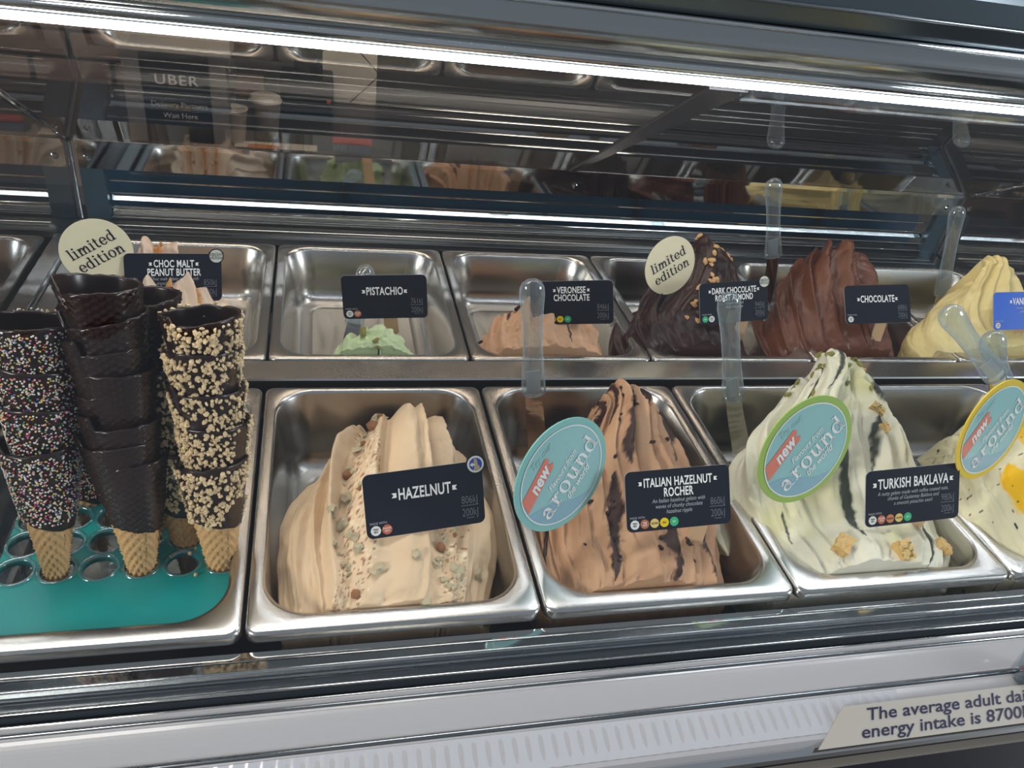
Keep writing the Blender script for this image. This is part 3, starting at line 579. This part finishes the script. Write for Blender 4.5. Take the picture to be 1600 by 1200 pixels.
# ------------------------------------------------------------------ cones
H = .150
def rad(z): return .0045 + .150 * z
def cone_surface(z0, z1, off, seed, nz=40, na=126, wave=.0008, slant=.006, closed_in=True, smoothgrid=.0007, z1flat=False, lowslant=0, gn=7, gz=330, qo=.0016):
    r = random.Random(seed); ph = r.uniform(0, 6.28); vs = []; fs = []
    cut = r.uniform(0, 2 * PI)
    for side in (0, 1):
        for k in range(nz + 1):
            for i in range(na):
                a = 2 * PI * i / na; q = ((a - cut) % (2 * PI)) / (2 * PI)
                top = z1 - .0045 * math.sin(a) + slant * (q - .5) + .0012 * mnoise.noise(Vector((math.cos(a) * 3, math.sin(a) * 3, seed)))
                low = z0 + lowslant * math.cos(a - ph) + (.002 * mnoise.noise(Vector((math.cos(a) * 2, math.sin(a) * 2, seed + 5))) if lowslant else 0)
                z = low + (top - low) * k / nz; rr = rad(z) + off + qo * q
                if side == 0:
                    g1 = math.sin(a * gn + z * gz); g2 = math.sin(a * gn - z * gz)
                    rr += smoothgrid * (abs(g1) ** 7 + abs(g2) ** 7) * 1.0 - smoothgrid * .5
                else: rr -= .0022 + 2 * 0
                vs.append((rr * math.cos(a), rr * math.sin(a), z))
    n = (nz + 1) * na
    for s in (0, 1):
        for k in range(nz):
            for i in range(na):
                b = s * n + k * na; f = (b + i, b + (i + 1) % na, b + na + (i + 1) % na, b + na + i); fs.append(f if s == 0 else f[::-1])
    t = nz * na
    for i in range(na): fs.append((t + i, t + (i + 1) % na, n + t + (i + 1) % na, n + t + i)); fs.append((n + i, n + (i + 1) % na, (i + 1) % na, i))
    return vs, fs
NUTM = mat('chopped_nut', (.62, .44, .22), .55, 0, vcol=1, bump=(200, .2, 2)); SPRM = mat('sugar_bead', (.8, .8, .8), .35, 0, vcol=1)
SPC = [(.80, .76, .68)] * 6 + [(.75, .45, .12), (.60, .04, .07), (.75, .20, .28), (.10, .30, .14), (.16, .2, .45), (.80, .6, .15), (.75, .5, .5)]
ico = bmesh.new(); bmesh.ops.create_icosphere(ico, subdivisions=1, radius=1); IV = [v.co.copy() for v in ico.verts]; IF = [tuple(v.index for v in f.verts) for f in ico.faces]; ico.free()
def topping(kind, seed, zlo, zhi, off):
    r = random.Random(seed); vs = []; fs = []; cs = []
    N = 1900 if kind == 'sprinkle' else 900
    for i in range(N):
        z = zlo + (zhi - zlo) * (r.random() ** .9); a = r.uniform(0, 2 * PI)
        if kind != 'sprinkle' and mnoise.noise(Vector((math.cos(a) * 1.6, math.sin(a) * 1.6, z * 25 + seed))) < -.28: continue
        R_ = rad(z) + off + .0008; c = Vector((R_ * math.cos(a), R_ * math.sin(a), z)); n = len(vs)
        if kind == 'sprinkle': s = r.uniform(.0007, .00095); S3 = (s, s, s); colr = r.choice(SPC); R3 = None
        else:
            s = r.uniform(.0014, .0028); S3 = (s * r.uniform(.7, 1.3), s * r.uniform(.6, 1.1), s * r.uniform(.5, .9)); g = r.uniform(.75, 1.15); colr = (.74 * g, .56 * g, .32 * g); R3 = Euler((r.uniform(0, 6), r.uniform(0, 6), r.uniform(0, 6))).to_matrix()
        for v in IV:
            p = Vector((v.x * S3[0], v.y * S3[1], v.z * S3[2])) * (1 if R3 is None else r.uniform(.75, 1.2))
            if R3: p = R3 @ p
            vs.append(c + p); cs += [*colr, 1]
        fs += [tuple(q + n for q in f) for f in IF]
    me = bpy.data.meshes.new(kind); me.from_pydata([tuple(v) for v in vs], [], fs); at = me.color_attributes.new('pigment', 'FLOAT_COLOR', 'POINT'); at.data.foreach_set('color', np.array(cs, np.float32))
    me.materials.append(SPRM if kind == 'sprinkle' else NUTM)
    if kind == 'sprinkle': me.polygons.foreach_set('use_smooth', [True] * len(me.polygons))
    return me
def me_of(vf, m):
    me = bpy.data.meshes.new('cone'); me.from_pydata(vf[0], [], vf[1]); me.materials.append(m); me.polygons.foreach_set('use_smooth', [True] * len(me.polygons)); return me
WAFM = [me_of(cone_surface(.002, .098, -.0003, 1, nz=48, smoothgrid=.0018, qo=.0003), WAFFLE)]
COAT = {}
for kind, lo in (('choc', .085), ('sprinkle', .078), ('nut', .09)):
    COAT[kind] = [me_of(cone_surface(lo, H, .0020, 10 + k, slant=.012 if kind == 'choc' else .008, smoothgrid=.0010 if kind == 'choc' else .0002, lowslant=.006, gn=9 if kind == 'choc' else 7, gz=520 if kind == 'choc' else 330, nz=36), CHOCO) for k in range(3)]
TOPM = {k: [topping(k, 3 + i * 7, .082 if k == 'sprinkle' else .094, H - .001, .0026) for i in range(3)] for k in ('sprinkle', 'nut')}
def linkp(name, me, parent): o = bpy.data.objects.new(name, me); COL.objects.link(o); o.parent = parent; return o
NM = {'choc': 'plain chocolate cone', 'sprinkle': 'rainbow beaded chocolate waffle cone', 'nut': 'nut coated chocolate waffle cone'}
def stack(kind, x, y, rims, dx, dy, where, group, dcol=0, r0=0):
    n = len(rims)
    for i, zr in enumerate(reversed(rims)):      # bottom first
        root = empty('waffle_cone', (x + dx * (zr - H + .012), y + dy * (zr - H + .012), zr - H + .002), (0, 0, 0))
        root.rotation_euler = (Matrix.Rotation(-math.atan(dy) + random.uniform(-.02, .02), 4, 'X') @ Matrix.Rotation(math.atan(dx) * .8 + random.uniform(-.02, .02), 4, 'Y') @ Matrix.Rotation(random.uniform(-.8, .8), 4, 'Z')).to_euler()
        pos = 'bottom' if i == 0 else 'top' if i == n - 1 else {1: 'second from bottom', 2: 'third from bottom', 3: 'fourth from bottom', 4: 'fifth from bottom', 5: 'sixth from bottom', 6: 'seventh from bottom'}[i]
        setp(root, '%s, %s of the %s' % (NM[kind], pos, where), 'cone', group)
        linkp('waffle_body', WAFM[0], root); c = linkp('chocolate_coat', COAT[kind][(i + r0) % 3], root); c['label'] = 'dark chocolate dipping'
        if kind != 'choc': o = linkp('nut_topping' if kind == 'nut' else 'bead_topping', TOPM[kind][(i + r0) % 3], root); o['kind'] = 'stuff'
stack('choc', -.0903, .0930, [.237, .215, .194, .175, .154, .133, .116, .096], -.02, .2, 'front plain chocolate stack', 'front chocolate cones')
stack('sprinkle', -.1560, .0930, [.209, .174, .145, .110], .05, .2, 'front beaded stack', 'front beaded cones', r0=1)
stack('nut', -.0237, .0930, [.216, .190, .157, .126, .092], -.015, .2, 'front nutty stack', 'front nutty cones')
stack('nut', -.0570, .124, [.158, .121, .086], -.02, .2, 'rear nutty stack', 'rear nutty cones', r0=1)
stack('choc', -.0830, .139, [.206, .186, .166, .149, .123], .04, .2, 'rear plain chocolate stack', 'rear chocolate cones', r0=2)
stack('sprinkle', -.1480, .186, [.135, .098, .062], .01, .2, 'rear beaded stack', 'rear beaded cones', r0=2)
# crumbs
cr = MB()
for i in range(16):
    c = Vector((random.uniform(-.075, -.03), random.uniform(.075, .15), -.0115)); s = random.uniform(.0008, .0022)
    cr.add([c + Vector((v.x * s, v.y * s * random.uniform(.7, 1.2), v.z * s)) for v in IV], IF)
o = cr.obj('nut_crumbs', mat('loose_nut', (.66, .48, .25), .5)); setp(o, 'loose nut crumbs scattered on the teal cone board', 'crumbs', None, 'stuff')

# ------------------------------------------------------------------ flavour cards
BCOL = {'milk': (.72, .72, .70), 'nuts': (.50, .13, .06), 'tree': (.42, .14, .06), 'pnut': (.55, .20, .08), 'gluten': (.72, .52, .16), 'egg': (.80, .56, .0), 'soy': (.03, .42, .18)}
BTXT = {'milk': ('FRESH', 'MILK'), 'nuts': ('ROASTED', 'NUTS'), 'tree': ('TREE', 'NUTS'), 'pnut': ('PEANUTS',), 'gluten': ('GLUTEN',), 'egg': ('EGG',), 'soy': ('SOY',)}
def quote_mark(cx, cz, s, flip):
    k = -1 if flip else 1; p = [(-.5, .5), (.5, .5), (.5, -.5), (-.5, -.5), (-.1, 0)]; v = [(cx + k * x * s, cz + z * s) for x, z in p]
    return v, [(4, 0, 1, 2) if True else 0, (4, 2, 3)]
def paddle(parent, x, ztop, L, w, y=.0012, rot=0):
    o = rrect(-w / 2, w / 2, -L, 0, w * .48, 6); v, f = slab(o, y, y + .0018); p = mesh_obj('paddle', v, f, WOODP, parent); p.location = (x, 0, ztop); p.rotation_euler = (0, rot, 0); return p
def card(q, title, desc, kj, badges, label, stamp=None, blue=False, padx=.06, pl=.06, ts=None, clip=True):
    x, y, z, rz, rx, ry, w = q; root = empty('flavour_card', (x, y, z), (rx, ry, rz)); root.rotation_mode = 'XYZ'
    M_ = Matrix.Rotation(rz, 4, 'Z') @ Matrix.Rotation(rx, 4, 'X') @ Matrix.Rotation(ry, 4, 'Y'); root.rotation_euler = M_.to_euler()
    setp(root, label, 'sign', 'flavour cards on paddles')
    h = .54 * w; o = rrect(-w / 2, w / 2, -h / 2, h / 2, .055 * w, 5)
    v, f = slab(o, -.0005, .0008); fm = [0] + [1] * (len(f) - 1); mesh_obj('card', v, f, None, root, mats=[CARDBLUE if blue else CARD, CARDEDGE], fmat=fm)
    yt = -.0008; tm = MB(); two = len(title) == 2
    size = ts or (.135 if not two else .112); zc = (.155, .06) if two else (.07,) if not desc else (.13,)
    for i, s in enumerate(title):
        t = text2d(s, size * w, .62, 0, .022, 'CENTER', 1.05); flat(tm, place2d(t, -.0 * w, zc[i] * w), yt)
        if i == 0:
            ww = max(p[0] for p in t[0]) - min(p[0] for p in t[0])
            for sg in (-1, 1): flat(tm, quote_mark(sg * (ww / 2 + .035 * w), zc[i] * w, size * w * .30, sg > 0), yt)
    tm.obj('title_lettering', INK, root)
    if desc:
        dm = MB(); z0 = (-.01 if two else .04)
        for i, s in enumerate(desc): flat(dm, place2d(text2d(s, .052 * w, .8, .25), 0, (z0 - .05 * i) * w), yt)
        dm.obj('small_lettering', DIMINK, root)
    km = MB()
    for s, zz in zip(kj, (-.055, -.165)):
        if s: flat(km, place2d(text2d(s, .098 * w, .66, 0, -.012), .375 * w, zz * w), yt)
    for zz, ww in ((-.105, .15), (-.215, .07)):
        n = 14; 
        for i in range(n): flat(km, _r(.375 * w - ww * w / 2 + i * ww * w / n, zz * w, .375 * w - ww * w / 2 + (i + .6) * ww * w / n, (zz + .008) * w), yt)
    km.obj('energy_lettering', DIMINK if blue else mat('kj_print', (.17, .18, .21), .4), root)
    flat_m = MB(); flat(flat_m, place2d(text2d('MADE WITH', .028 * w, .9), -.40 * w, -.145 * w), yt); flat_m.obj('small_lettering', DIMINK, root)
    for i, bt in enumerate(badges):
        bx = (-.425 + .093 * i) * w; bz = -.205 * w; b = MB(); flat(b, place2d(disc2d(.043 * w, 10), bx, bz), yt)
        bo = b.obj('badge', mat('badge_' + bt, BCOL[bt], .45), root); t = MB(); L_ = BTXT[bt]
        for j, s in enumerate(L_): flat(t, place2d(text2d(s, .021 * w * (1 if len(L_) > 1 else 1.1), .72, 0, .02), bx, bz + (.011 * w * (1 - 2 * j) if len(L_) > 1 else 0)), yt - .0003)
        t.obj('badge_lettering', INK if bt in ('nuts', 'tree', 'soy') else BLKINK, bo)
    if stamp:
        cx, cz = .445 * w, .245 * w; r = .072 * w; v, f = slab(place2d(disc2d(r * 1.16, 36), cx, cz)[0], -.001, -.0003); s1 = mesh_obj('stamp', v, f, CARD, root)
        s = MB(); flat(s, place2d(disc2d(r, 36), cx, cz), -.0013); so = s.obj('stamp_face', mat('stamp_white', (.62, .63, .56), .4), s1)
        if stamp == 'limited':
            t = MB(); flat(t, place2d(serif('limited', .028 * w), cx, cz + .02 * w), -.0016); flat(t, place2d(serif('edition', .028 * w), cx, cz - .02 * w), -.0016); t.obj('stamp_lettering', BLKINK, s1)
        else:
            t = MB(); flat(t, place2d(disc2d(r * .76, 36), cx, cz), -.0016); t.obj('stamp_emblem', mat('emblem_blue', (.02, .05, .38), .4), s1)
            t = MB(); P_ = [(-.32, -.72), (.42, -.66), (.5, -.35), (.25, -.05), (.2, .5), (.0, .74), (-.2, .6), (-.22, .1), (-.18, -.3)]
            t.add([(cx + a * r, -.0019, cz + b * r) for a, b in P_], [tuple(range(len(P_)))]); t.obj('stamp_figure', mat('emblem_tan', (.36, .29, .18), .4), s1)
            t = MB(); P_ = [(-.7, .0), (-.35, .28), (-.35, .1), (-.1, .1), (-.1, -.12), (-.35, -.12), (-.35, -.3)]
            t.add([(cx + a * r, -.0021, cz + b * r) for a, b in P_], [tuple(range(len(P_)))]); t.obj('stamp_mark', MATS['stamp_white'], s1)
    p = paddle(root, padx * w, -.12 * w, h / 2 + .38 * w, .17 * w); p.rotation_euler = (.62, 0, 0)
    return root
card((-0.1110, 0.5000, 0.0549, 0.3047, -0.2637, 0.1051, 0.1104), ['CHOC MALT', 'PEANUT BUTTER'], ['Choc malt gelato rippled with', 'crunchy peanut butter'], ('850kJ', '200kJ'), ['milk', 'pnut', 'gluten', 'soy'], 'slate card reading CHOC MALT PEANUT BUTTER', 'limited')
card((0.1446, 0.4900, 0.0402, -0.1331, -0.1605, -0.1066, 0.1097), ['PISTACHIO'], [], ('761kJ', '200kJ'), ['milk', 'nuts'], 'slate card reading PISTACHIO above the green gelato', padx=.04)
card((0.3878, 0.4550, 0.0567, -0.3796, -0.1929, -0.2254, 0.1101), ['VERONESE', 'CHOCOLATE'], [], ('846kJ', '200kJ'), ['milk', 'nuts', 'gluten', 'egg', 'soy'], 'slate card reading VERONESE CHOCOLATE beside a clear handle', padx=.0)
card((0.6217, 0.4500, 0.0659, -0.0135, -0.4809, -0.0923, 0.1041), ['DARK CHOCOLATE', 'ROAST ALMOND'], ['roasted almond', 'dark chocolate'], ('940kJ', '200kJ'), ['soy', 'milk'], 'slate card reading DARK CHOCOLATE ROAST ALMOND', 'limited', padx=.2)
card((0.8486, 0.4450, 0.0703, -0.1097, -0.6503, -0.0991, 0.1030), ['CHOCOLATE'], [], ('688kJ', '200kJ'), ['milk'], 'slate card reading CHOCOLATE in the brown gelato', padx=.12)
card((1.1098, 0.4450, 0.0649, -0.0232, -0.5583, -0.0534, 0.1061), ['VANILLA'], ['creamy vanilla', 'gelato'], ('', ''), ['milk'], 'bright blue card reading VANIL at the right edge', blue=True, padx=.1)
card((0.1517, 0.0900, 0.0550, 0.0634, -0.4848, -0.0585, 0.1074), ['HAZELNUT'], [], ('806kJ', '200kJ'), ['milk', 'nuts'], 'slate card reading HAZELNUT with a round blue award stamp', 'award', padx=.03)
card((0.3882, 0.0720, 0.0607, -0.0426, -0.5883, -0.0748, 0.1047), ['ITALIAN HAZELNUT', 'ROCHER'], ['An Italian hazelnut gelato with', 'waves of chunky chocolate', 'hazelnut ripple'], ('860kJ', '200kJ'), ['milk', 'tree', 'gluten', 'egg', 'soy'], 'slate card reading ITALIAN HAZELNUT ROCHER', padx=.26)
card((0.6526, 0.0720, 0.0510, -0.0517, -0.4853, -0.0938, 0.1085), ['TURKISH BAKLAVA'], ['A nutty gelato made with toffee coated nuts,', 'chunks of Gaziantep Baklava and', 'a smooth pistachio swirl'], ('980kJ', '200kJ'), ['milk', 'nuts', 'pnut', 'gluten', 'soy'], 'slate card reading TURKISH BAKLAVA', padx=.2)

# ------------------------------------------------------------------ round signs
def round_sign(q, kind, label, ring=None, prot=.3, px=.1):
    x, y, z, rz, rx, D = q; root = empty('round_sign', (x, y, z)); root.rotation_euler = (Matrix.Rotation(rz, 4, 'Z') @ Matrix.Rotation(rx, 4, 'X')).to_euler()
    setp(root, label, 'sign', 'round signs on paddles'); r = D / 2
    if kind == 'limited':
        v, f = slab(disc2d(r, 56)[0], -.0006, .0008); mesh_obj('disc', v, f, CREAM, root); a = math.radians(27)
        t = MB(); flat(t, place2d(serif('limited', .118 * D, 0), -.045 * D, .085 * D, a), -.001); flat(t, place2d(serif('edition', .118 * D, 0), .06 * D, -.115 * D, a), -.001); t.obj('lettering', BLKINK, root)
    else:
        v, f = slab(disc2d(r, 56)[0], -.0006, .0008); mesh_obj('disc', v, f, mat('ring_' + (ring[0]), ring[1], .4), root)
        t = MB(); flat(t, ring2d(r * .885, r * .022), -.0012); t.obj('white_ring', INK, root)
        m = mat('world_print', (.29, .56, .51), .35, 0, bump=(28, .0, 3), var=(.30, .54, .57)); t = MB(); flat(t, disc2d(r * .865, 56), -.0009); t.obj('print_face', m, root)
        # map blotches and darker lower sea, flat print
        t = MB(); n = 40; lo = [(r * .86 * math.cos(a), r * .86 * math.sin(a)) for a in [PI * 1.2 + i / n * PI * .6 for i in range(n + 1)]]; hi = [(r * .86 * math.cos(PI * 1.2) + (i / n) * 2 * r * .86 * abs(math.cos(PI * 1.2)) , -r * .505 + .06 * r * math.sin(2 * PI * i / n)) for i in range(n, -1, -1)]
        t.add([(a, -.0011, b) for a, b in lo + hi], [tuple(range(len(lo) + len(hi)))]); t.obj('sea_print', mat('sea_print', (.25, .45, .53), .35), root)
        a = math.radians(47); t = MB(); bn = [(-.50, -.12), (.34, -.12), (.42, -.07), (.34, -.01), (.44, .05), (.42, .12), (-.36, .12)]
        flat(t, place2d(([(p * r, s * r * 1.15) for p, s in bn], [tuple(range(7))]), -.53 * r, .04 * r, a + .12), -.0013); t.obj('banner', mat('coral_print', (.75, .21, .14), .4), root)
        t = MB(); flat(t, place2d(text2d('new', .34 * r, .8, .35, .03), -.50 * r, .08 * r, a + .12), -.0016); flat(t, place2d(serif('around', .25 * r), .17 * r, -.10 * r, a), -.0015)
        flat(t, place2d(text2d('Flavours from', .17 * r, .8, .4, .012), -.02 * r, .10 * r, a), -.0015); flat(t, place2d(text2d('the world', .2 * r, .8, .4, .014), .34 * r, -.25 * r, a), -.0015); t.obj('lettering', INK, root)
        t = MB(); flat(t, place2d(text2d('Try our', .19 * r, .85, .4, .0), -.48 * r, .50 * r, a - .1), -.0015); t.obj('faint_lettering', mat('faint_print', (.36, .56, .54), .4), root)
    p = paddle(root, px * D, -.2 * D, .3 * D + .05, .17 * D, rot=0); p.rotation_euler = (.55, -prot, 0); p.location.y = .0012
round_sign((-0.1904, 0.4901, 0.0919, 0.1902, -0.1243, 0.0778), 'limited', 'cream disc reading limited edition at the left end', prot=.1, px=.25)
round_sign((0.5375, 0.5000, 0.0938, 0.2303, -0.2000, 0.0833), 'limited', 'cream disc reading limited edition on the dark chocolate gelato', prot=.1, px=.3)
round_sign((0.2708, 0.0800, 0.0873, 0.4757, -0.2000, 0.1110), 'world', 'all teal round sign reading new around the world', ('teal', (.24, .53, .49)), px=.2)
round_sign((0.5190, 0.0900, 0.0998, 0.2130, -0.2000, 0.1159), 'world', 'green rimmed round sign reading new around the world', ('green', (.33, .50, .10)), px=.2)
round_sign((0.7410, 0.1000, 0.1115, 0.2795, -0.2000, 0.1135), 'world', 'yellow rimmed round sign reading new around the world', ('yellow', (.78, .55, .02)), px=.2)

# ------------------------------------------------------------------ spatulas
def spatula(top, bot, tip, label, s=1.0, dirb=0):
    a = Vector(top); b = Vector(bot); c = Vector(tip); L = (a - b).length; d = (a - b).normalized()
    root = empty('spatula', b); root.rotation_mode = 'QUATERNION'
    ax = Vector((1, 0, 0)); yy = d.cross(ax).normalized(); xx = yy.cross(d); R_ = Matrix((xx, yy, d)).transposed(); root.rotation_quaternion = R_.to_quaternion()
    setp(root, label, 'spatula', 'clear handled spatulas')
    k = s * 1.15; prof = [(.0, L), (.005 * k, L - .0008), (.009 * k, L - .004), (.0115 * k, L - .010), (.0122 * k, L - .018), (.0112 * k, L - .032), (.0098 * k, L - .055), (.0096 * k, L * .4), (.0108 * k, L * .22), (.0122 * k, .012), (.0124 * k, 0), (0, 0)]
    MB().lathe(prof, 24, sy=.72).obj('handle', CLEAR, root, True)
    MB().sweep([(-.0008, 0), (.0008, 0), (.0008, .03), (-.0008, .03)], -.007 * k, .007 * k).obj('tang', mat('frosted_tang', (.55, .60, .62), .35, .0, trans=.5), root)
    inv = R_.inverted(); t = inv @ (c - b); m = MB(); w = .0085 * k; n = 10; vs = []
    for i in range(n + 1):
        q = i / n; p = Vector((t.x * q ** 1.5, t.y * q ** 1.5, t.z * q + .002 * (1 - q))); ww = w * (1 + .25 * q)
        vs += [p + Vector((-ww, .0006, 0)), p + Vector((ww, .0006, 0)), p + Vector((ww, -.0006, 0)), p + Vector((-ww, -.0006, 0))]
    fs = [(4 * i + j, 4 * i + (j + 1) % 4, 4 * i + 4 + (j + 1) % 4, 4 * i + 4 + j) for i in range(n) for j in range(4)] + [(3, 2, 1, 0), (4 * n, 4 * n + 1, 4 * n + 2, 4 * n + 3)]
    m.add(vs, fs); m.obj('blade', POLISH, root, False)
spatula((.276, .285, .1765), (.300, .285, .032), (.318, .27, -.06), 'clear handled spatula standing in the rocher pan above the teal disc')
spatula((.5054, .285, .166), (.5573, .285, .0216), (.575, .24, -.05), 'clear handled spatula standing in the baklava pan left of the peak')
spatula((.7358, .63, .1825), (.7801, .63, .055), (.795, .63, -.04), 'tall clear handled spatula behind the dark chocolate card')
spatula((1.078, .62, .1595), (1.128, .62, .0), (1.14, .61, -.05), 'tall clear handled spatula by the right rear corner left of the vanilla')
spatula((.7138, .20, .198), (.8337, .205, .1089), (.87, .21, .05), 'slanting clear handled spatula, left of the crossed pair over the mango pan')
spatula((.8127, .22, .156), (.875, .225, .080), (.89, .23, .01), 'shorter clear handled spatula, right of the crossed pair over the mango pan', 1.1)
spatula((.128, .60, .03), (.108, .53, -.025), (.10, .49, -.05), 'clear handled spatula lying behind the pistachio card', .95)

# ------------------------------------------------------------------ notice at lower right
ns = empty('kilojoule_notice', (.4903, -.1061, -.0185)); setp(ns, 'grey beige notice about average adult daily energy intake', 'sign')
_u = Vector((1, 0, 0)); _z = Vector((0, .026, .0135)).normalized(); _y = _z.cross(_u)
ns.matrix_world = Matrix(((_u.x, _y.x, _z.x, .4903), (_u.y, _y.y, _z.y, -.1061), (_u.z, _y.z, _z.z, -.0185), (0, 0, 0, 1)))
v, f = slab([(0, 0), (-.034, -.0300), (.34, -.0300), (.34, .001)], -.0008, .0006); mesh_obj('notice_board', v, f, mat('notice_card', (.36, .34, .30), .45), ns)
t = MB(); v, f = text2d('The average adult daily', .0135, 1.42, .25, .012, 'LEFT'); flat(t, ([(a + .018, b - .0085) for a, b in v], f), -.0012)
v, f = text2d('energy intake is 8700kJ', .0135, 1.42, .25, .012, 'LEFT'); flat(t, ([(a + .008, b - .0215) for a, b in v], f), -.0012); t.obj('lettering', mat('navy_print', (.012, .012, .05), .4), ns)

# small clear jar of bead cones by the notice, at the right edge of the frame
jr = empty('sample_jar', (.690, -.098, -.022)); setp(jr, 'small clear jar with pink sweets on the white fascia at the right edge', 'jar')
MB().lathe([(0, 0), (.013, 0), (.0145, .002), (.0150, .030), (.0155, .033), (.0142, .033), (.0136, .030), (.0132, .003), (0, .002)], 24).obj('glass_body', CLEARC, jr, True)
t = MB()
for i in range(40):
    a = random.uniform(0, 6.28); r_ = random.uniform(0, .010); c = Vector((r_ * math.cos(a), r_ * math.sin(a), random.uniform(.0045, .022))); t.add([c + v * .0022 for v in IV], IF)
o = t.obj('sweets', mat('pink_sweet', (.50, .10, .10), .4), jr); o['kind'] = 'stuff'

# ------------------------------------------------------------------ staff side things seen through the sloping glass
BZ = -.215
us = empty('courier_sign', (-.265, 1.72, BZ)); setp(us, 'dark standing sign reading UBER Delivery Partners Wait Here', 'sign')
g = mat('grey_board', (.13, .12, .115), .5)
bev(MB().box(-.14, .12, -.02, .09, .245, .285).obj('sign_top', mat('sign_top', (.26, .25, .23), .5), us), .003)
MB().box(-.135, -.095, 0, .07, 0, .245).obj('side_post', g, us); MB().box(.065, .105, 0, .07, 0, .245).obj('side_post', g, us)
MB().box(-.095, .065, .01, .03, 0, .245).obj('panel', mat('panel_black', (.012, .013, .018), .4), us)
t = MB()
flat(t, place2d(text2d('UBER', .036, 1.1, 0, .01, 'CENTER', 1.15), -.015, .175), .0085); flat(t, place2d(text2d('Delivery Partners', .019, 1.0), -.012, .115), .0085); flat(t, place2d(text2d('Wait Here', .019, 1.0), -.012, .088), .0085)
t.obj('lettering', mat('sign_print', (.45, .45, .45), .5), us)
CUPW = mat('paper_cup', (.55, .50, .44), .6)
def cup(x, y, h, r, label, lid):
    c = empty('paper_cup', (x, y, BZ)); setp(c, label, 'cup', 'paper cups on the rear worktop')
    MB().lathe([(0, 0), (r * .72, 0), (r * .98, h), (r * 1.03, h), (r * 1.03, h + .003), (r * .93, h + .003), (r * .9, h - .003), (0, h - .004)], 28).obj('cup_body', CUPW, c, True)
    if lid == 1: MB().lathe([(r * 1.06, h), (r * 1.08, h + .004), (r * .98, h + .007), (r * .94, h + .014), (r * .86, h + .016), (0, h + .013)], 28).obj('lid', mat('cup_lid', (.50, .46, .40), .4), c, True)
    if lid == 2: MB().lathe([(r * 1.06, h), (r * 1.05, h + .006), (r * .8, h + .03), (r * .35, h + .042), (0, h + .044)], 28).obj('dome_lid', mat('dark_lid', (.05, .05, .055), .3), c, True)
cup(-.078, 1.88, .100, .042, 'tall lidded paper cup, right of three on the rear worktop', 1)
cup(-.160, 1.80, .095, .040, 'open paper cup left of the lidded cup on the rear worktop', 0)
cup(-.195, 2.02, .135, .032, 'paper cup with a dark dome lid behind the open cup', 2)
o = bev(MB().box(-.155, .06, 1.72, 1.80, BZ, BZ + .012).obj('paper_tray', mat('paper_tray', (.55, .50, .42), .6)), .002); setp(o, 'flat pale paper tray in front of the cups', 'tray')
o = bev(MB().box(-.12, -.04, 1.735, 1.765, BZ + .0125, BZ + .0165).obj('orange_sleeve', mat('orange_paper', (.45, .14, .04), .6)), .001); setp(o, 'small orange paper sleeve lying on the pale tray', 'sleeve')
mc = empty('till_machine', (.02, 2.1, BZ)); setp(mc, 'black counter machine right of the cups on the rear worktop', 'machine')
bev(MB().box(-.07, .09, 0, .14, 0, .11).obj('housing', DARK, mc), .008); MB().box(-.06, .08, -.004, 0, .03, .09).obj('front_grille', BLACK, mc)
m = MB(); m.tube((.0, .05, .11), (.0, .05, .24), .03, .022, 20); m.tube((.045, .05, .11), (.045, .05, .2), .012, .012, 14); m.obj('hopper', BLACK, mc)
MB().lathe([(0, .004), (.006, .003), (.007, 0)], 14).obj('pilot_light', mat('pilot_light', (.5, .12, .08), .4, 0), mc).matrix_local = Matrix.Translation((.075, -.006, .05)) @ Matrix.Rotation(PI / 2, 4, 'X')
br = empty('scrub_brush', (.155, 1.80, BZ)); setp(br, 'red backed brush with blue bristles on the rear worktop', 'brush')
bev(MB().box(-.055, .055, -.015, .015, .022, .036).obj('brush_back', mat('red_plastic', (.40, .05, .04), .4), br), .005)
t = MB()
for i in range(22):
    for j in range(4): t.tube((-.05 + i * .0047, -.011 + j * .007, .022), (-.05 + i * .0047, -.011 + j * .007, 0), .0016, .0013, 5)
o = t.obj('bristles', mat('blue_bristle', (.18, .22, .36), .6), br); o['kind'] = 'stuff'
